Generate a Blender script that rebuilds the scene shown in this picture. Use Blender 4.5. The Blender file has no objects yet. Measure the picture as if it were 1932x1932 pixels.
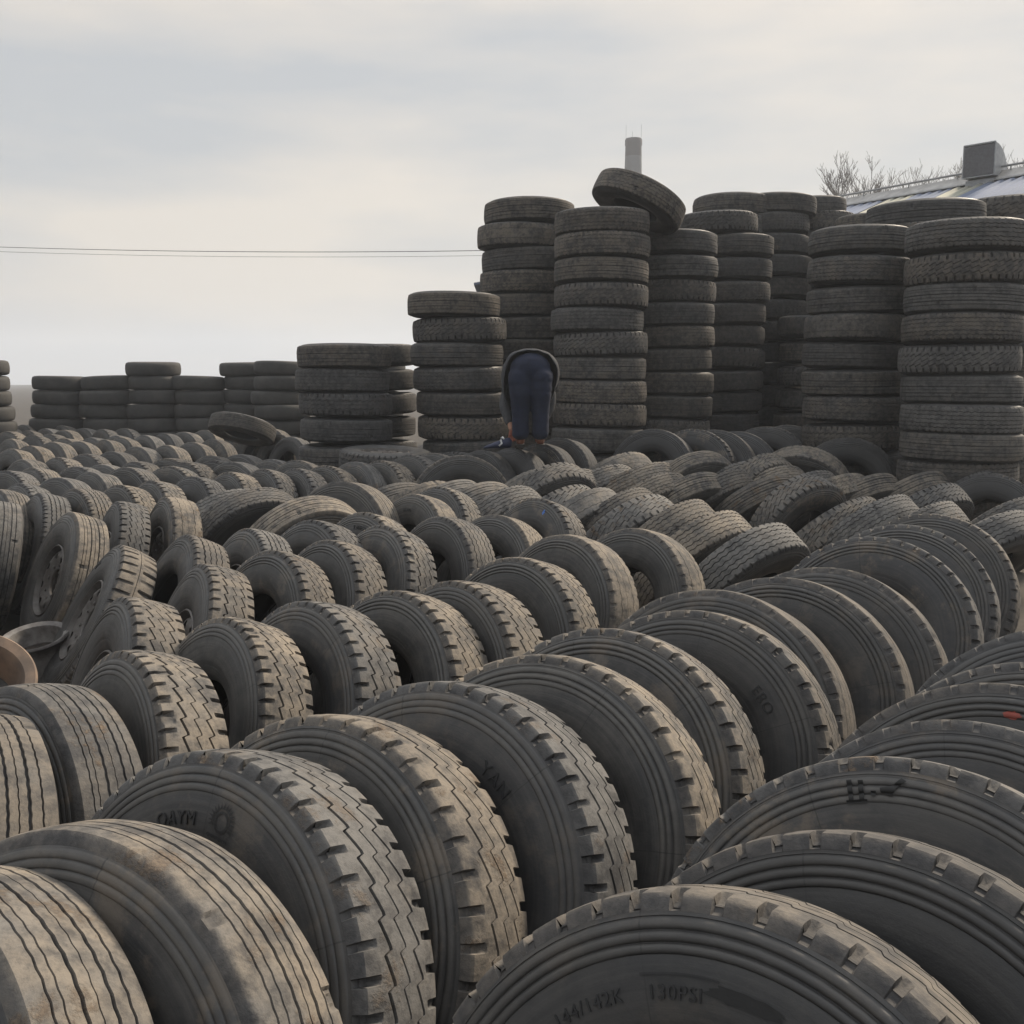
import bpy, math, random
import numpy as np
from mathutils import Vector, Matrix

# ------------------------------------------------------------------ camera, sky, sun
S = bpy.context.scene
COL = S.collection
R = math.radians
EYE = 1.84
PITCH = math.atan((966 - 718) / 1932)
cam = bpy.data.objects.new('camera', bpy.data.cameras.new('camera'))
COL.objects.link(cam)
cam.location = (0, 0, EYE)
cam.rotation_euler = (math.pi / 2 - PITCH, 0, 0)
cam.data.sensor_width = 36
cam.data.lens = 36
cam.data.clip_start = 0.05
cam.data.clip_end = 5000
S.camera = cam

SUN_EL, SUN_AZ = R(38), R(46)          # azimuth clockwise from the view direction (+Y)
w = bpy.data.worlds.new('World')
S.world = w
w.use_nodes = True
nt = w.node_tree
nt.nodes.clear()
def N(tree, kind, **kw):
    n = tree.nodes.new(kind)
    for k, v in kw.items():
        if k in n.inputs: n.inputs[k].default_value = v
        else: setattr(n, k, v)
    return n
out = N(nt, 'ShaderNodeOutputWorld')
bg = N(nt, 'ShaderNodeBackground', Strength=0.1)
sky = N(nt, 'ShaderNodeTexSky', sky_type='NISHITA', sun_disc=False, sun_elevation=SUN_EL, sun_rotation=SUN_AZ, dust_density=3.0, air_density=1.5)
tc = N(nt, 'ShaderNodeTexCoord')
mp = N(nt, 'ShaderNodeMapping')
mp.inputs['Scale'].default_value = (1.2, 1.2, 5.0)
no = N(nt, 'ShaderNodeTexNoise', Scale=1.6, Detail=5.0, Roughness=0.5)
ra = N(nt, 'ShaderNodeValToRGB')
ra.color_ramp.elements[0].position = 0.40; ra.color_ramp.elements[0].color = (4.9, 5.05, 5.25, 1)
ra.color_ramp.elements[1].position = 0.62; ra.color_ramp.elements[1].color = (7.4, 6.75, 6.0, 1)
sx = N(nt, 'ShaderNodeSeparateXYZ')
gr = N(nt, 'ShaderNodeMapRange'); gr.inputs['From Min'].default_value = 0.33; gr.inputs['From Max'].default_value = 1.0
gr.inputs['To Min'].default_value = 1.0; gr.inputs['To Max'].default_value = 2.75
mu = N(nt, 'ShaderNodeVectorMath', operation='SCALE')
mx = N(nt, 'ShaderNodeMix', data_type='RGBA')
mx.inputs[0].default_value = 0.9
L = nt.links.new
L(tc.outputs['Generated'], mp.inputs[0]); L(mp.outputs[0], no.inputs['Vector']); L(no.outputs['Fac'], ra.inputs[0])
L(tc.outputs['Generated'], sx.inputs[0]); L(sx.outputs['Z'], gr.inputs['Value'])
gy = N(nt, 'ShaderNodeMapRange'); gy.inputs['From Min'].default_value = -0.9; gy.inputs['From Max'].default_value = 0.6
gy.inputs['To Min'].default_value = 0.7; gy.inputs['To Max'].default_value = 1.0
gm = N(nt, 'ShaderNodeMath', operation='MULTIPLY')
L(sx.outputs['Y'], gy.inputs['Value']); L(gy.outputs[0], gm.inputs[0]); L(gr.outputs[0], gm.inputs[1])
L(ra.outputs[0], mu.inputs[0]); L(gm.outputs[0], mu.inputs['Scale'])
cl = N(nt, 'ShaderNodeMapRange'); cl.inputs['From Min'].default_value = 0.32; cl.inputs['From Max'].default_value = 0.75
cl.inputs['To Min'].default_value = 0.0; cl.inputs['To Max'].default_value = 1.0
tint = N(nt, 'ShaderNodeMix', data_type='RGBA', blend_type='MULTIPLY')
tint.inputs[7].default_value = (0.945, 1.0, 1.065, 1)
ab = N(nt, 'ShaderNodeMath', operation='SUBTRACT'); ab.inputs[0].default_value = 0.5
ad = N(nt, 'ShaderNodeMath', operation='MAXIMUM')
L(sx.outputs['Z'], cl.inputs['Value']); L(sx.outputs['Y'], ab.inputs[1]); L(cl.outputs[0], ad.inputs[0]); L(ab.outputs[0], ad.inputs[1])
tint.clamp_factor = True
L(ad.outputs[0], tint.inputs[0]); L(mu.outputs[0], tint.inputs[6])
L(sky.outputs[0], mx.inputs[6]); L(tint.outputs[2], mx.inputs[7])
L(mx.outputs[2], bg.inputs[0]); L(bg.outputs[0], out.inputs[0])

sun = bpy.data.objects.new('sun', bpy.data.lights.new('sun', 'SUN'))
COL.objects.link(sun)
sun.data.energy = 5.0
sun.data.angle = R(12)
sun.data.color = (1.0, 0.86, 0.68)
sd = Vector((math.sin(SUN_AZ) * math.cos(SUN_EL), math.cos(SUN_AZ) * math.cos(SUN_EL), math.sin(SUN_EL)))
sun.rotation_euler = (-sd).to_track_quat('-Z', 'Y').to_euler()
S.view_settings.view_transform = 'Standard'
S.view_settings.look = 'None'
S.view_settings.exposure = 0.16
S.view_settings.gamma = 1.0
S.cycles.max_bounces = 6
S.cycles.volume_max_steps = 64

# ------------------------------------------------------------------ helpers
def tag(o, label=None, cat=None, group=None, kind=None):
    if label: o['label'] = label
    if cat: o['category'] = cat
    if group: o['group'] = group
    if kind: o['kind'] = kind
    return o

def link(name, me, parent=None):
    o = bpy.data.objects.new(name, me)
    COL.objects.link(o)
    if parent is not None: o.parent = parent
    return o

def mesh(name, V, F, mat=None, smooth=True, angle=38, attrs=None):
    me = bpy.data.meshes.new(name)
    V = np.asarray(V, np.float32).reshape(-1, 3)
    me.from_pydata(V.tolist(), [], [tuple(int(i) for i in f) for f in F])
    if mat: me.materials.append(mat)
    me.polygons.foreach_set('use_smooth', [smooth] * len(me.polygons))
    if attrs:
        for k, a in attrs.items():
            at = me.attributes.new(k, 'FLOAT', 'POINT')
            at.data.foreach_set('value', np.asarray(a, np.float32).ravel())
    me.update()
    if smooth and angle: me.set_sharp_from_angle(angle=R(angle))
    return me

class MB:
    def __init__(s): s.V, s.F = [], []
    def add(s, V, F):
        b = len(s.V); s.V += [tuple(v) for v in V]; s.F += [tuple(b + i for i in f) for f in F]
        return s
    def box(s, x0, y0, z0, x1, y1, z1, M=None):
        V = [Vector((x, y, z)) for z in (z0, z1) for x, y in ((x0, y0), (x1, y0), (x1, y1), (x0, y1))]
        if M: V = [M @ v for v in V]
        return s.add(V, [(3, 2, 1, 0), (4, 5, 6, 7), (0, 1, 5, 4), (1, 2, 6, 5), (2, 3, 7, 6), (3, 0, 4, 7)])
    def tube(s, pts, rad, n=8, caps=True):
        pts = [Vector(p) for p in pts]
        if not hasattr(rad, '__len__'): rad = [rad] * len(pts)
        V, F = [], []
        for i, p in enumerate(pts):
            t = (pts[min(i + 1, len(pts) - 1)] - pts[max(i - 1, 0)]).normalized()
            u = t.cross(Vector((0, 0, 1)) if abs(t.z) < .9 else Vector((1, 0, 0))).normalized(); v = t.cross(u)
            for k in range(n):
                a = 2 * math.pi * k / n
                V.append(p + rad[i] * (math.cos(a) * u + math.sin(a) * v))
        for i in range(len(pts) - 1):
            for k in range(n):
                F.append((i * n + k, i * n + (k + 1) % n, (i + 1) * n + (k + 1) % n, (i + 1) * n + k))
        if caps: F += [tuple(range(n))[::-1], tuple((len(pts) - 1) * n + k for k in range(n))]
        return s.add(V, F)
    def lathe(s, prof, n=48, M=None, closed=False):
        V, F = [], []
        for r, z in prof:
            for k in range(n):
                a = 2 * math.pi * k / n
                v = Vector((r * math.cos(a), r * math.sin(a), z)); V.append(M @ v if M else v)
        m = len(prof)
        for i in range(m if closed else m - 1):
            j = (i + 1) % m
            for k in range(n): F.append((i * n + k, i * n + (k + 1) % n, j * n + (k + 1) % n, j * n + k))
        return s.add(V, F)
    def build(s, name, mat, parent=None, smooth=True, angle=38):
        return link(name, mesh(name, s.V, s.F, mat, smooth, angle), parent)

# ------------------------------------------------------------------ materials
def mat_new(name):
    m = bpy.data.materials.new(name); m.use_nodes = True
    t = m.node_tree; b = t.nodes['Principled BSDF']
    return m, t, b
def mixc(t, fac, a, b):
    n = t.nodes.new('ShaderNodeMix'); n.data_type = 'RGBA'
    for i, v in ((0, fac), (6, a), (7, b)):
        if hasattr(v, 'is_linked') or hasattr(v, 'links'): t.links.new(v, n.inputs[i])
        elif i == 0: n.inputs[0].default_value = v
        else: n.inputs[i].default_value = (*v, 1)
    return n.outputs[2]
def mth(t, op, a, b=None, clamp=False):
    n = t.nodes.new('ShaderNodeMath'); n.operation = op; n.use_clamp = clamp
    for i, v in ((0, a), (1, b)):
        if v is None: continue
        if hasattr(v, 'links'): t.links.new(v, n.inputs[i])
        else: n.inputs[i].default_value = v
    return n.outputs[0]
def rng(t, v, a, b, c=0.0, d=1.0):
    n = t.nodes.new('ShaderNodeMapRange'); n.interpolation_type = 'SMOOTHSTEP'
    t.links.new(v, n.inputs['Value'])
    for k, x in (('From Min', a), ('From Max', b), ('To Min', c), ('To Max', d)): n.inputs[k].default_value = x
    return n.outputs[0]
def noise(t, vec, scale, detail=4, rough=.55):
    n = t.nodes.new('ShaderNodeTexNoise'); n.inputs['Scale'].default_value = scale
    n.inputs['Detail'].default_value = detail; n.inputs['Roughness'].default_value = rough
    t.links.new(vec, n.inputs['Vector']); return n.outputs['Fac']
def attr(t, name, kind='GEOMETRY'):
    n = t.nodes.new('ShaderNodeAttribute'); n.attribute_name = name; n.attribute_type = kind
    return n.outputs['Fac']
def bump(t, b, h, strength, dist=.01):
    n = t.nodes.new('ShaderNodeBump'); n.inputs['Strength'].default_value = strength; n.inputs['Distance'].default_value = dist
    t.links.new(h, n.inputs['Height']); t.links.new(n.outputs[0], b.inputs['Normal'])
def local_coords(t):
    """object coordinates shifted per tyre, so that copies of one mesh are worn differently"""
    c = t.nodes.new('ShaderNodeTexCoord'); a = attr(t, 'tone', 'OBJECT')
    s = t.nodes.new('ShaderNodeVectorMath'); s.operation = 'ADD'
    k = t.nodes.new('ShaderNodeCombineXYZ')
    t.links.new(mth(t, 'MULTIPLY', a, 37.0), k.inputs[0]); t.links.new(mth(t, 'MULTIPLY', a, 91.0), k.inputs[1]); t.links.new(mth(t, 'MULTIPLY', a, 53.0), k.inputs[2])
    t.links.new(c.outputs['Object'], s.inputs[0]); t.links.new(k.outputs[0], s.inputs[1])
    return c.outputs['Object'], s.outputs[0], a

def make_tread_mat():
    m, t, b = mat_new('dusty_tread_rubber')
    obj, co, tone = local_coords(t)
    dust = attr(t, 'dust', 'OBJECT'); mud = attr(t, 'mud', 'OBJECT'); top = attr(t, 'top')
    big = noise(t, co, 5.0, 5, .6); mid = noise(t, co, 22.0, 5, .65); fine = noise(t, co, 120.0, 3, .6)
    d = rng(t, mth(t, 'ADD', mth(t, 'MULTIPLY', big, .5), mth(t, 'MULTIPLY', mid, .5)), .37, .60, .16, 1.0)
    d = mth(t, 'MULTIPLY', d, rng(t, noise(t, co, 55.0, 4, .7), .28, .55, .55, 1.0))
    d = mth(t, 'MULTIPLY', mth(t, 'MULTIPLY', d, mth(t, 'ADD', mth(t, 'MULTIPLY', top, .85), .1)), dust, True)  # dust on block tops; grooves and cuts left dark, shade painted into the colour
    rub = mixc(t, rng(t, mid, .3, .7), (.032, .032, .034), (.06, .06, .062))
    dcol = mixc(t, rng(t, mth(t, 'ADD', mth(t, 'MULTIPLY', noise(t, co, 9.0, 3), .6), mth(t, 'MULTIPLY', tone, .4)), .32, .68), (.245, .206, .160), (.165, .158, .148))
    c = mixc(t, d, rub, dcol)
    c = mixc(t, mth(t, 'MULTIPLY', rng(t, fine, .58, .74), .35), c, (.045, .043, .042))
    mf = mth(t, 'MULTIPLY', rng(t, noise(t, co, 7.0, 8, .72), .55, .66), mud)
    c = mixc(t, mf, c, mixc(t, rng(t, fine, .3, .7), (.070, .050, .036), (.150, .112, .078)))
    t.links.new(c, b.inputs['Base Color'])
    t.links.new(rng(t, mid, .2, .8, .72, .95), b.inputs['Roughness'])
    b.inputs['Specular IOR Level'].default_value = .3
    h = mth(t, 'ADD', mth(t, 'MULTIPLY', mid, 1.0), mth(t, 'MULTIPLY', fine, .35))
    h = mth(t, 'ADD', h, mth(t, 'MULTIPLY', mf, .8))
    bump(t, b, h, .55, .006)
    return m

def make_side_mat():
    m, t, b = mat_new('weathered_sidewall_rubber')
    obj, co, tone = local_coords(t)
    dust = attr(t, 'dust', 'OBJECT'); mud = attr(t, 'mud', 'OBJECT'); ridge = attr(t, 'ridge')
    sep = t.nodes.new('ShaderNodeSeparateXYZ'); t.links.new(obj, sep.inputs[0])
    rad = mth(t, 'SQRT', mth(t, 'ADD', mth(t, 'POWER', sep.outputs[0], 2.0), mth(t, 'POWER', sep.outputs[1], 2.0)))
    cb = t.nodes.new('ShaderNodeCombineXYZ'); t.links.new(mth(t, 'MULTIPLY', rad, 90.0), cb.inputs[0])
    t.links.new(mth(t, 'MULTIPLY', tone, 77.0), cb.inputs[1]); t.links.new(mth(t, 'MULTIPLY', mth(t, 'ARCTAN2', sep.outputs[1], sep.outputs[0]), 1.2), cb.inputs[2])
    rings = noise(t, cb.outputs[0], 1.0, 4, .6)
    big = noise(t, co, 4.0, 5, .6); mid = noise(t, co, 18.0, 5, .65); fine = noise(t, co, 160.0, 3, .6)
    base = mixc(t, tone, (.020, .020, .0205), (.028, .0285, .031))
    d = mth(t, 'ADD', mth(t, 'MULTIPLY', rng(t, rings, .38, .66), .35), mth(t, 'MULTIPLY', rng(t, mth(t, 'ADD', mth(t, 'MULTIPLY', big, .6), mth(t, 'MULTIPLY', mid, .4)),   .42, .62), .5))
    d = mth(t, 'ADD', d, mth(t, 'MULTIPLY', ridge, .45))  # dust on the ridges, lifted further to paint lit rings against shaded flats
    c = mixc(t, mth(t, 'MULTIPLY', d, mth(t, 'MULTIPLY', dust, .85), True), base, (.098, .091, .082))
    c = mixc(t, mth(t, 'MULTIPLY', rng(t, noise(t, co, 6.0, 7, .72), .50, .62), mth(t, 'MULTIPLY', mud, .75)), c, (.120, .098, .076))
    c = mixc(t, mth(t, 'MULTIPLY', rng(t, mid, .6, .75), .5), c, (.03, .03, .031))
    an = mth(t, 'ADD', mth(t, 'MULTIPLY', mth(t, 'ARCTAN2', sep.outputs[1], sep.outputs[0]), .95), mth(t, 'MULTIPLY', tone, 9.0))
    an = mth(t, 'ADD', an, mth(t, 'MULTIPLY', mid, .012))
    ln = mth(t, 'LESS_THAN', mth(t, 'ABSOLUTE', mth(t, 'SUBTRACT', mth(t, 'FRACT', an), .5)), .0035)
    c = mixc(t, mth(t, 'MULTIPLY', ln, .6), c, (.018, .018, .018))
    t.links.new(c, b.inputs['Base Color'])
    t.links.new(rng(t, big, .3, .7, .44, .72), b.inputs['Roughness'])
    b.inputs['Specular IOR Level'].default_value = .5
    bump(t, b, mth(t, 'ADD', mth(t, 'MULTIPLY', mid, .8), mth(t, 'ADD', mth(t, 'MULTIPLY', fine, .25), mth(t, 'MULTIPLY', rings, .35))), .4, .004)
    return m

def plain(name, col, rough=.7, metal=0.0, var=.35, scale=12.0, col2=None, bstr=.2, spec=.4):
    m, t, b = mat_new(name)
    c = t.nodes.new('ShaderNodeTexCoord').outputs['Object']
    n = noise(t, c, scale, 5, .65)
    col2 = col2 or tuple(x * (1 - var) for x in col)
    t.links.new(mixc(t, rng(t, n, .3, .7), col, col2), b.inputs['Base Color'])
    b.inputs['Roughness'].default_value = rough; b.inputs['Metallic'].default_value = metal
    b.inputs['Specular IOR Level'].default_value = spec
    bump(t, b, n, bstr, .01)
    return m
TREAD = make_tread_mat()
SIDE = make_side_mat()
INNER = plain('inner_liner_rubber', (.022, .022, .023), .75)
STEEL = plain('dusty_painted_steel', (.125, .118, .11), .62, .25, scale=9, col2=(.07, .06, .055))
RUST = plain('rusty_steel', (.25, .175, .125), .85, .1, scale=7, col2=(.13, .10, .08))
LETTER = plain('moulded_letters', (.026, .026, .027), .7)
MUDDY = plain('packed_earth', (.060, .050, .040), .95, scale=1.7, col2=(.03, .026, .022), bstr=.6)

# ------------------------------------------------------------------ ground
def ground_z(x, y):
    t = min(max((y - 9.5) / 3.5, 0), 1); t = t * t * (3 - 2 * t)
    s = min(max((x + 3.2) / 2.2, 0), 1); s = s * s * (3 - 2 * s)
    return .42 * t * s
def axis_steps(lo, hi, step, far):
    a = list(np.arange(lo, hi + .01, step)); d = step
    l, h = lo, hi; L_, H_ = [], []
    while h < far:
        d *= 1.6; h += d; l -= d; H_.append(h); L_.append(l)
    return L_[::-1] + a + H_
xs = axis_steps(-14, 14, .35, 420); ys = axis_steps(-3, 26, .35, 420)
rg = random.Random(3)
V = [(x, y, ground_z(x, y) + (rg.uniform(-.02, .02) if abs(x) < 15 and -4 < y < 27 else 0) - .01) for y in ys for x in xs]
nx = len(xs)
F = [(j * nx + i, j * nx + i + 1, (j + 1) * nx + i + 1, (j + 1) * nx + i) for j in range(len(ys) - 1) for i in range(nx - 1)]
tag(link('ground', mesh('ground', V, F, MUDDY, True, None)), 'packed brown earth under the tyre yard', kind='structure')

# ------------------------------------------------------------------ tyres
PIT = 48                                     # tread blocks round one tyre
SUB = np.array([0, .04, .15, .26, .30, .45, .60, .76, .80, .90])
def crown(wv): return .525 - .009 * (abs(wv) / .105) ** 2.6
SIDE_PROF = [(.487, .1190), (.4825, .1212), (.4815, .1200)]
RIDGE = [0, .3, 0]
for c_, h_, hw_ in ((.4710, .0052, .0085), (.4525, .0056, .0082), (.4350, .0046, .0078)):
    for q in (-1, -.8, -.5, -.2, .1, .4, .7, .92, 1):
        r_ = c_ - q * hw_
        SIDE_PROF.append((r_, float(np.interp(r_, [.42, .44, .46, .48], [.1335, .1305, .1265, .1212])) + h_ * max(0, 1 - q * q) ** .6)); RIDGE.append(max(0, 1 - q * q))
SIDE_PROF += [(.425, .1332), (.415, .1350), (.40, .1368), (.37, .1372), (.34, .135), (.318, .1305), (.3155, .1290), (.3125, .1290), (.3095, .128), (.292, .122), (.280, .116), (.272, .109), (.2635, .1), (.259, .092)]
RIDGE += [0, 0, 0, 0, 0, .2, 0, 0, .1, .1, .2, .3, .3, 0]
PR = np.array([p[0] for p in SIDE_PROF][::-1]); PW = np.array([p[1] for p in SIDE_PROF][::-1])
def side_w(r): return float(np.interp(r, PR, PW))

def zig(kind, f, k):
    """sideways shift of groove k at fraction f of one tread block"""
    if kind == 'saw': return np.interp(f, [0, .78, .90, 1.0], [-1, 1, -1, -1.0])
    if kind == 'tri': return np.interp(f, [0, .5, 1], [-1, 1, -1])
    if kind == 'wave': return np.sin(2 * np.pi * f)
    if kind == 'hex': return np.interp(f, [0, .15, .5, .65, 1], [-1, -1, 1, 1, -1]) * (1 if k % 2 == 0 else -1)
    return 0 * f

KINDS = {
    #  shift shape, amplitude, grooves [(centre, half width)], groove depth, shoulder cut depth, cut inner edge, blocks, radial wear
    'A': dict(z='saw', amp=.0120, gr=[(-.044, .0042), (0, .0026), (.044, .0040)], dep=.014, cut=.021, cin=.073, pit=46, wear=.0012),
    'H': dict(z='saw', amp=.0105, gr=[(-.040, .0044), (0, .0030), (.042, .0034)], dep=.012, cut=.015, cin=.076, pit=52, wear=.0028),
    'B': dict(z='tri', amp=.0016, gr=[(-.068, .0026), (-.034, .0040), (-.006, .0016), (.022, .0042), (.052, .0018), (.074, .0028)], dep=.011, cut=0, cin=.095, pit=84, wear=.0020),
    'G': dict(z='wave', amp=.0030, gr=[(-.055, .0042), (-.018, .0034), (.018, .0034), (.055, .0042)], dep=.011, cut=.012, cin=.088, pit=66, wear=.0010),
    'C': dict(z='none', amp=.0, gr=[], dep=.012, cut=.018, cin=.020, pit=40, wear=.0014),
    'D': dict(z='tri', amp=.0055, gr=[(-.072, .0030), (-.036, .0033), (0, .0024), (.036, .0033), (.072, .0030)], dep=.011, cut=.009, cin=.097, pit=56, wear=.0018),
    'E': dict(z='wave', amp=.0035, gr=[(-.050, .0022), (.004, .0009), (.052, .0020)], dep=.006, cut=.007, cin=.097, pit=44, wear=.0024),
    'F': dict(z='hex', amp=.0085, gr=[(-.060, .0030), (-.021, .0030), (.021, .0030), (.060, .0030)], dep=.010, cut=.004, cin=.10, pit=72, wear=.0010),
}
def build_kind(code, seed=0):
    K = dict(KINDS[code]); rn = np.random.RandomState(seed * 101 + ord(code) * 7)
    if seed:                                   # other makes and other wear of the same pattern
        K['pit'] = int(K['pit'] * rn.uniform(.86, 1.16)); K['amp'] *= rn.uniform(.65, 1.15); K['dep'] *= rn.uniform(.6, 1.1); K['cut'] *= rn.uniform(.7, 1.15)
        sh = rn.uniform(-.003, .003); K['gr'] = [(c * rn.uniform(.97, 1.03) + sh, h * rn.uniform(.8, 1.25)) for c, h in K['gr']]; K['wear'] *= rn.uniform(1.0, 2.0)
    bead_k = (1.0, .55, .8)[seed % 3]; bead_s = (0, .004, -.003)[seed % 3]
    pit = K['pit']
    f = np.tile(SUB, pit); th = (np.repeat(np.arange(pit), len(SUB)) + f) / pit * 2 * np.pi
    nth = len(th)
    # columns across the tread: (position, shift weight, groove index, type)
    cols = []
    for gi, (c, h) in enumerate(K['gr']):
        e = min(.0011, h * .45)
        cols += [(c - h, 1, gi, 't'), (c - h + e, 1, gi, 'g'), (c + h - e, 1, gi, 'g'), (c + h, 1, gi, 't')]
    if code == 'C':
        cols += [(-.002, 0, 0, 't'), (-.001, 0, 0, 'g'), (.001, 0, 0, 'g'), (.002, 0, 0, 't')]
    gs = [g[0] for g in K['gr']] or [0]
    mids = [(a + b) / 2 for a, b in zip(gs[:-1], gs[1:])]
    for i, mpos in enumerate(mids): cols.append((mpos, 1 if K['z'] != 'hex' else 0, i, 't'))
    ci = K['cin']; last = abs(gs[-1]) + .012
    for sgn in (-1, 1):
        if ci - .004 > last: cols.append((sgn * ((last + ci) / 2), .3, 0, 't'))
        cols += [(sgn * (ci - .004), 0, 0, 't'), (sgn * (ci + .002), 0, 0, 'n6'), (sgn * (.5 * ci + .5 * .105), 0, 0, 'n'), (sgn * .105, 0, 0, 'n')]
    cols.sort(key=lambda c: c[0])
    nc = len(cols)
    W = np.zeros((nth, nc)); Rr = np.zeros((nth, nc)); T = np.zeros((nth, nc))
    nm = np.interp(f, [0, .04, .26, .30, 1], [0, 1, 1, 0, 0])            # shoulder cut mask
    nm6 = np.interp(f, [0, .08, .15, .26, .30, 1], [0, .6, 1, .4, 0, 0])
    def smooth_noise(n_comp, amp):
        o = 0
        for k in range(1, n_comp + 1): o = o + rn.randn() * np.cos(k * th + rn.rand() * 6.28) / math.sqrt(k)
        return amp * o
    lat = [smooth_noise(9, K['wear'] * .6) for _ in range(4)]
    blockw = np.repeat(rn.uniform(.55, 1.1, pit), len(SUB)); blockw2 = np.repeat(rn.uniform(.55, 1.1, pit), len(SUB))
    sgnmask = {}
    for j, (p, zw, gi, ty) in enumerate(cols):
        s = -1 if p < 0 else 1
        W[:, j] = p + zw * K['amp'] * zig(K['z'], f, gi)
        cut = (nm if ty == 'n' else nm6) * K['cut'] * (blockw if s > 0 else blockw2)
        if code == 'C' and s < 0: cut = np.roll(cut, 5)
        d = 0
        if ty == 'g': d = K['dep'] * (1 + smooth_noise(6, .12))
        elif ty[0] == 'n': d = cut * (.75 if ty == 'n6' else 1)
        x = (p / .105 + 1) / 2 * 3; i0 = min(int(x), 2); fr = x - i0
        Rr[:, j] = crown(p) - d + lat[i0] * (1 - fr) + lat[i0 + 1] * fr
        T[:, j] = 1.0 if ty == 't' else (0.0 if ty == 'g' else 1 - .8 * np.clip(cut / max(K['cut'], 1e-6), 0, 1))
    # torn-off pieces along the edges
    for _ in range((3, 6, 5)[seed % 3]):
        a0 = rn.rand() * 6.28; wa = rn.uniform(.012, .035); side = 1 if rn.rand() < .5 else -1; pc = side * rn.uniform(.055, .105); wp = rn.uniform(.012, .024); dd = rn.uniform(.004, .010)
        da = np.abs((th - a0 + np.pi) % (2 * np.pi) - np.pi)
        fa = np.clip(1.4 - (da / wa) ** 2 + .5 * np.sin(th * 190 + a0), 0, 1)
        for j, c in enumerate(cols):
            fp = max(0, min(1, 1.5 - ((c[0] - pc) / wp) ** 2)); hit = fa * fp
            Rr[:, j] -= dd * hit; T[:, j] *= 1 - .75 * hit
    # rounded shoulders with the cuts running down them
    def shoulder(s):
        bw = blockw if s > 0 else blockw2
        c1 = nm * K['cut'] * bw; 
        if code == 'C' and s < 0: c1 = np.roll(c1, 5)
        soft = 1.0 if K['cut'] > .008 else .0
        r_ = [.5085 - .002 * (1 - soft), .497, .489]; w_ = [.1115, .1165, .1186]
        o = []
        for r0, w0, q in zip(r_, w_, (1, .75, .0)):
            o.append((r0 - c1 * q * .35 + lat[0 if s < 0 else 3] * .6, s * (w0 - c1 * q * .75), 1 - .8 * np.clip(c1 * q / max(K['cut'], 1e-6), 0, 1)))
        return o
    SL, SR = shoulder(-1)[::-1], shoulder(1)
    W = np.column_stack([o[1] + 0 * th for o in SL] + [W] + [o[1] + 0 * th for o in SR])
    Rr = np.column_stack([o[0] + 0 * th for o in SL] + [Rr] + [o[0] + 0 * th for o in SR])
    T = np.column_stack([o[2] * .35 + 0 * th for o in SL] + [T] + [o[2] * .35 + 0 * th for o in SR])
    def sheet(W, Rr, closed_th=True):
        n, m = W.shape
        V = np.stack([Rr * np.cos(th[:n])[:, None], Rr * np.sin(th[:n])[:, None], W], -1).reshape(-1, 3)
        i = np.arange(n)[:, None]; j = np.arange(m - 1)[None, :]; i2 = (i + 1) % n
        Fq = np.stack([i * m + j, i2 * m + j, i2 * m + j + 1, i * m + j + 1], -1).reshape(-1, 4)
        return V, Fq
    Vt, Ft = sheet(W, Rr)
    out = {}
    out['tread'] = (Vt, Ft, {'top': T.ravel()}, TREAD)
    step = 4
    ths = th
    for s, nm_ in ((1, 'front'), (-1, 'back')):
        idx = np.arange(0, nth, 5)
        wob = smooth_noise(4, .0004)[idx]
        edgeR = (Rr[:, -1] if s > 0 else Rr[:, 0])[idx]
        th_old = th; 
        P = [(r, w0) if r > .481 or r < .426 else (r + bead_s, float(np.interp(r, [.42, .44, .46, .48], [.1335, .1305, .1265, .1212])) + bead_k * (w0 - float(np.interp(r, [.42, .44, .46, .48], [.1335, .1305, .1265, .1212])))) for r, w0 in SIDE_PROF]
        Rs = np.column_stack([edgeR] + [np.full(len(idx), r) for r, _ in P])
        Ws = np.column_stack([np.full(len(idx), s * .1186)] + [s * (w0 + wob * (1 if r > .3 else .3)) for r, w0 in P])
        n, m = Ws.shape
        t2 = th[idx]
        V = np.stack([Rs * np.cos(t2)[:, None], Rs * np.sin(t2)[:, None], Ws], -1).reshape(-1, 3)
        i = np.arange(n)[:, None]; j = np.arange(m - 1)[None, :]; i2 = (i + 1) % n
        q = (i * m + j, i * m + j + 1, i2 * m + j + 1, i2 * m + j) if s < 0 else (i * m + j, i2 * m + j, i2 * m + j + 1, i * m + j + 1)
        Fq = np.stack(q, -1).reshape(-1, 4)
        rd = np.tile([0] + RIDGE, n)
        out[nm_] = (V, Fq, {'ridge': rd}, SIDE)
    inner = [(.259, .092), (.264, .083), (.285, .1), (.33, .118), (.40, .122), (.455, .112), (.485, .088), (.496, .05), (.498, 0)]
    inner = inner + [(r, -w0) for r, w0 in inner[-2::-1]]
    n = 64
    V, F = [], []
    for k in range(n):
        a = 2 * math.pi * k / n
        V += [(r * math.cos(a), r * math.sin(a), w0) for r, w0 in inner]
    m = len(inner)
    F = [(k * m + j, k * m + j + 1, ((k + 1) % n) * m + j + 1, ((k + 1) % n) * m + j) for k in range(n) for j in range(m - 1)]
    out['inner'] = (np.array(V), np.array(F), {}, INNER)
    return out
TY = {}
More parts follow.
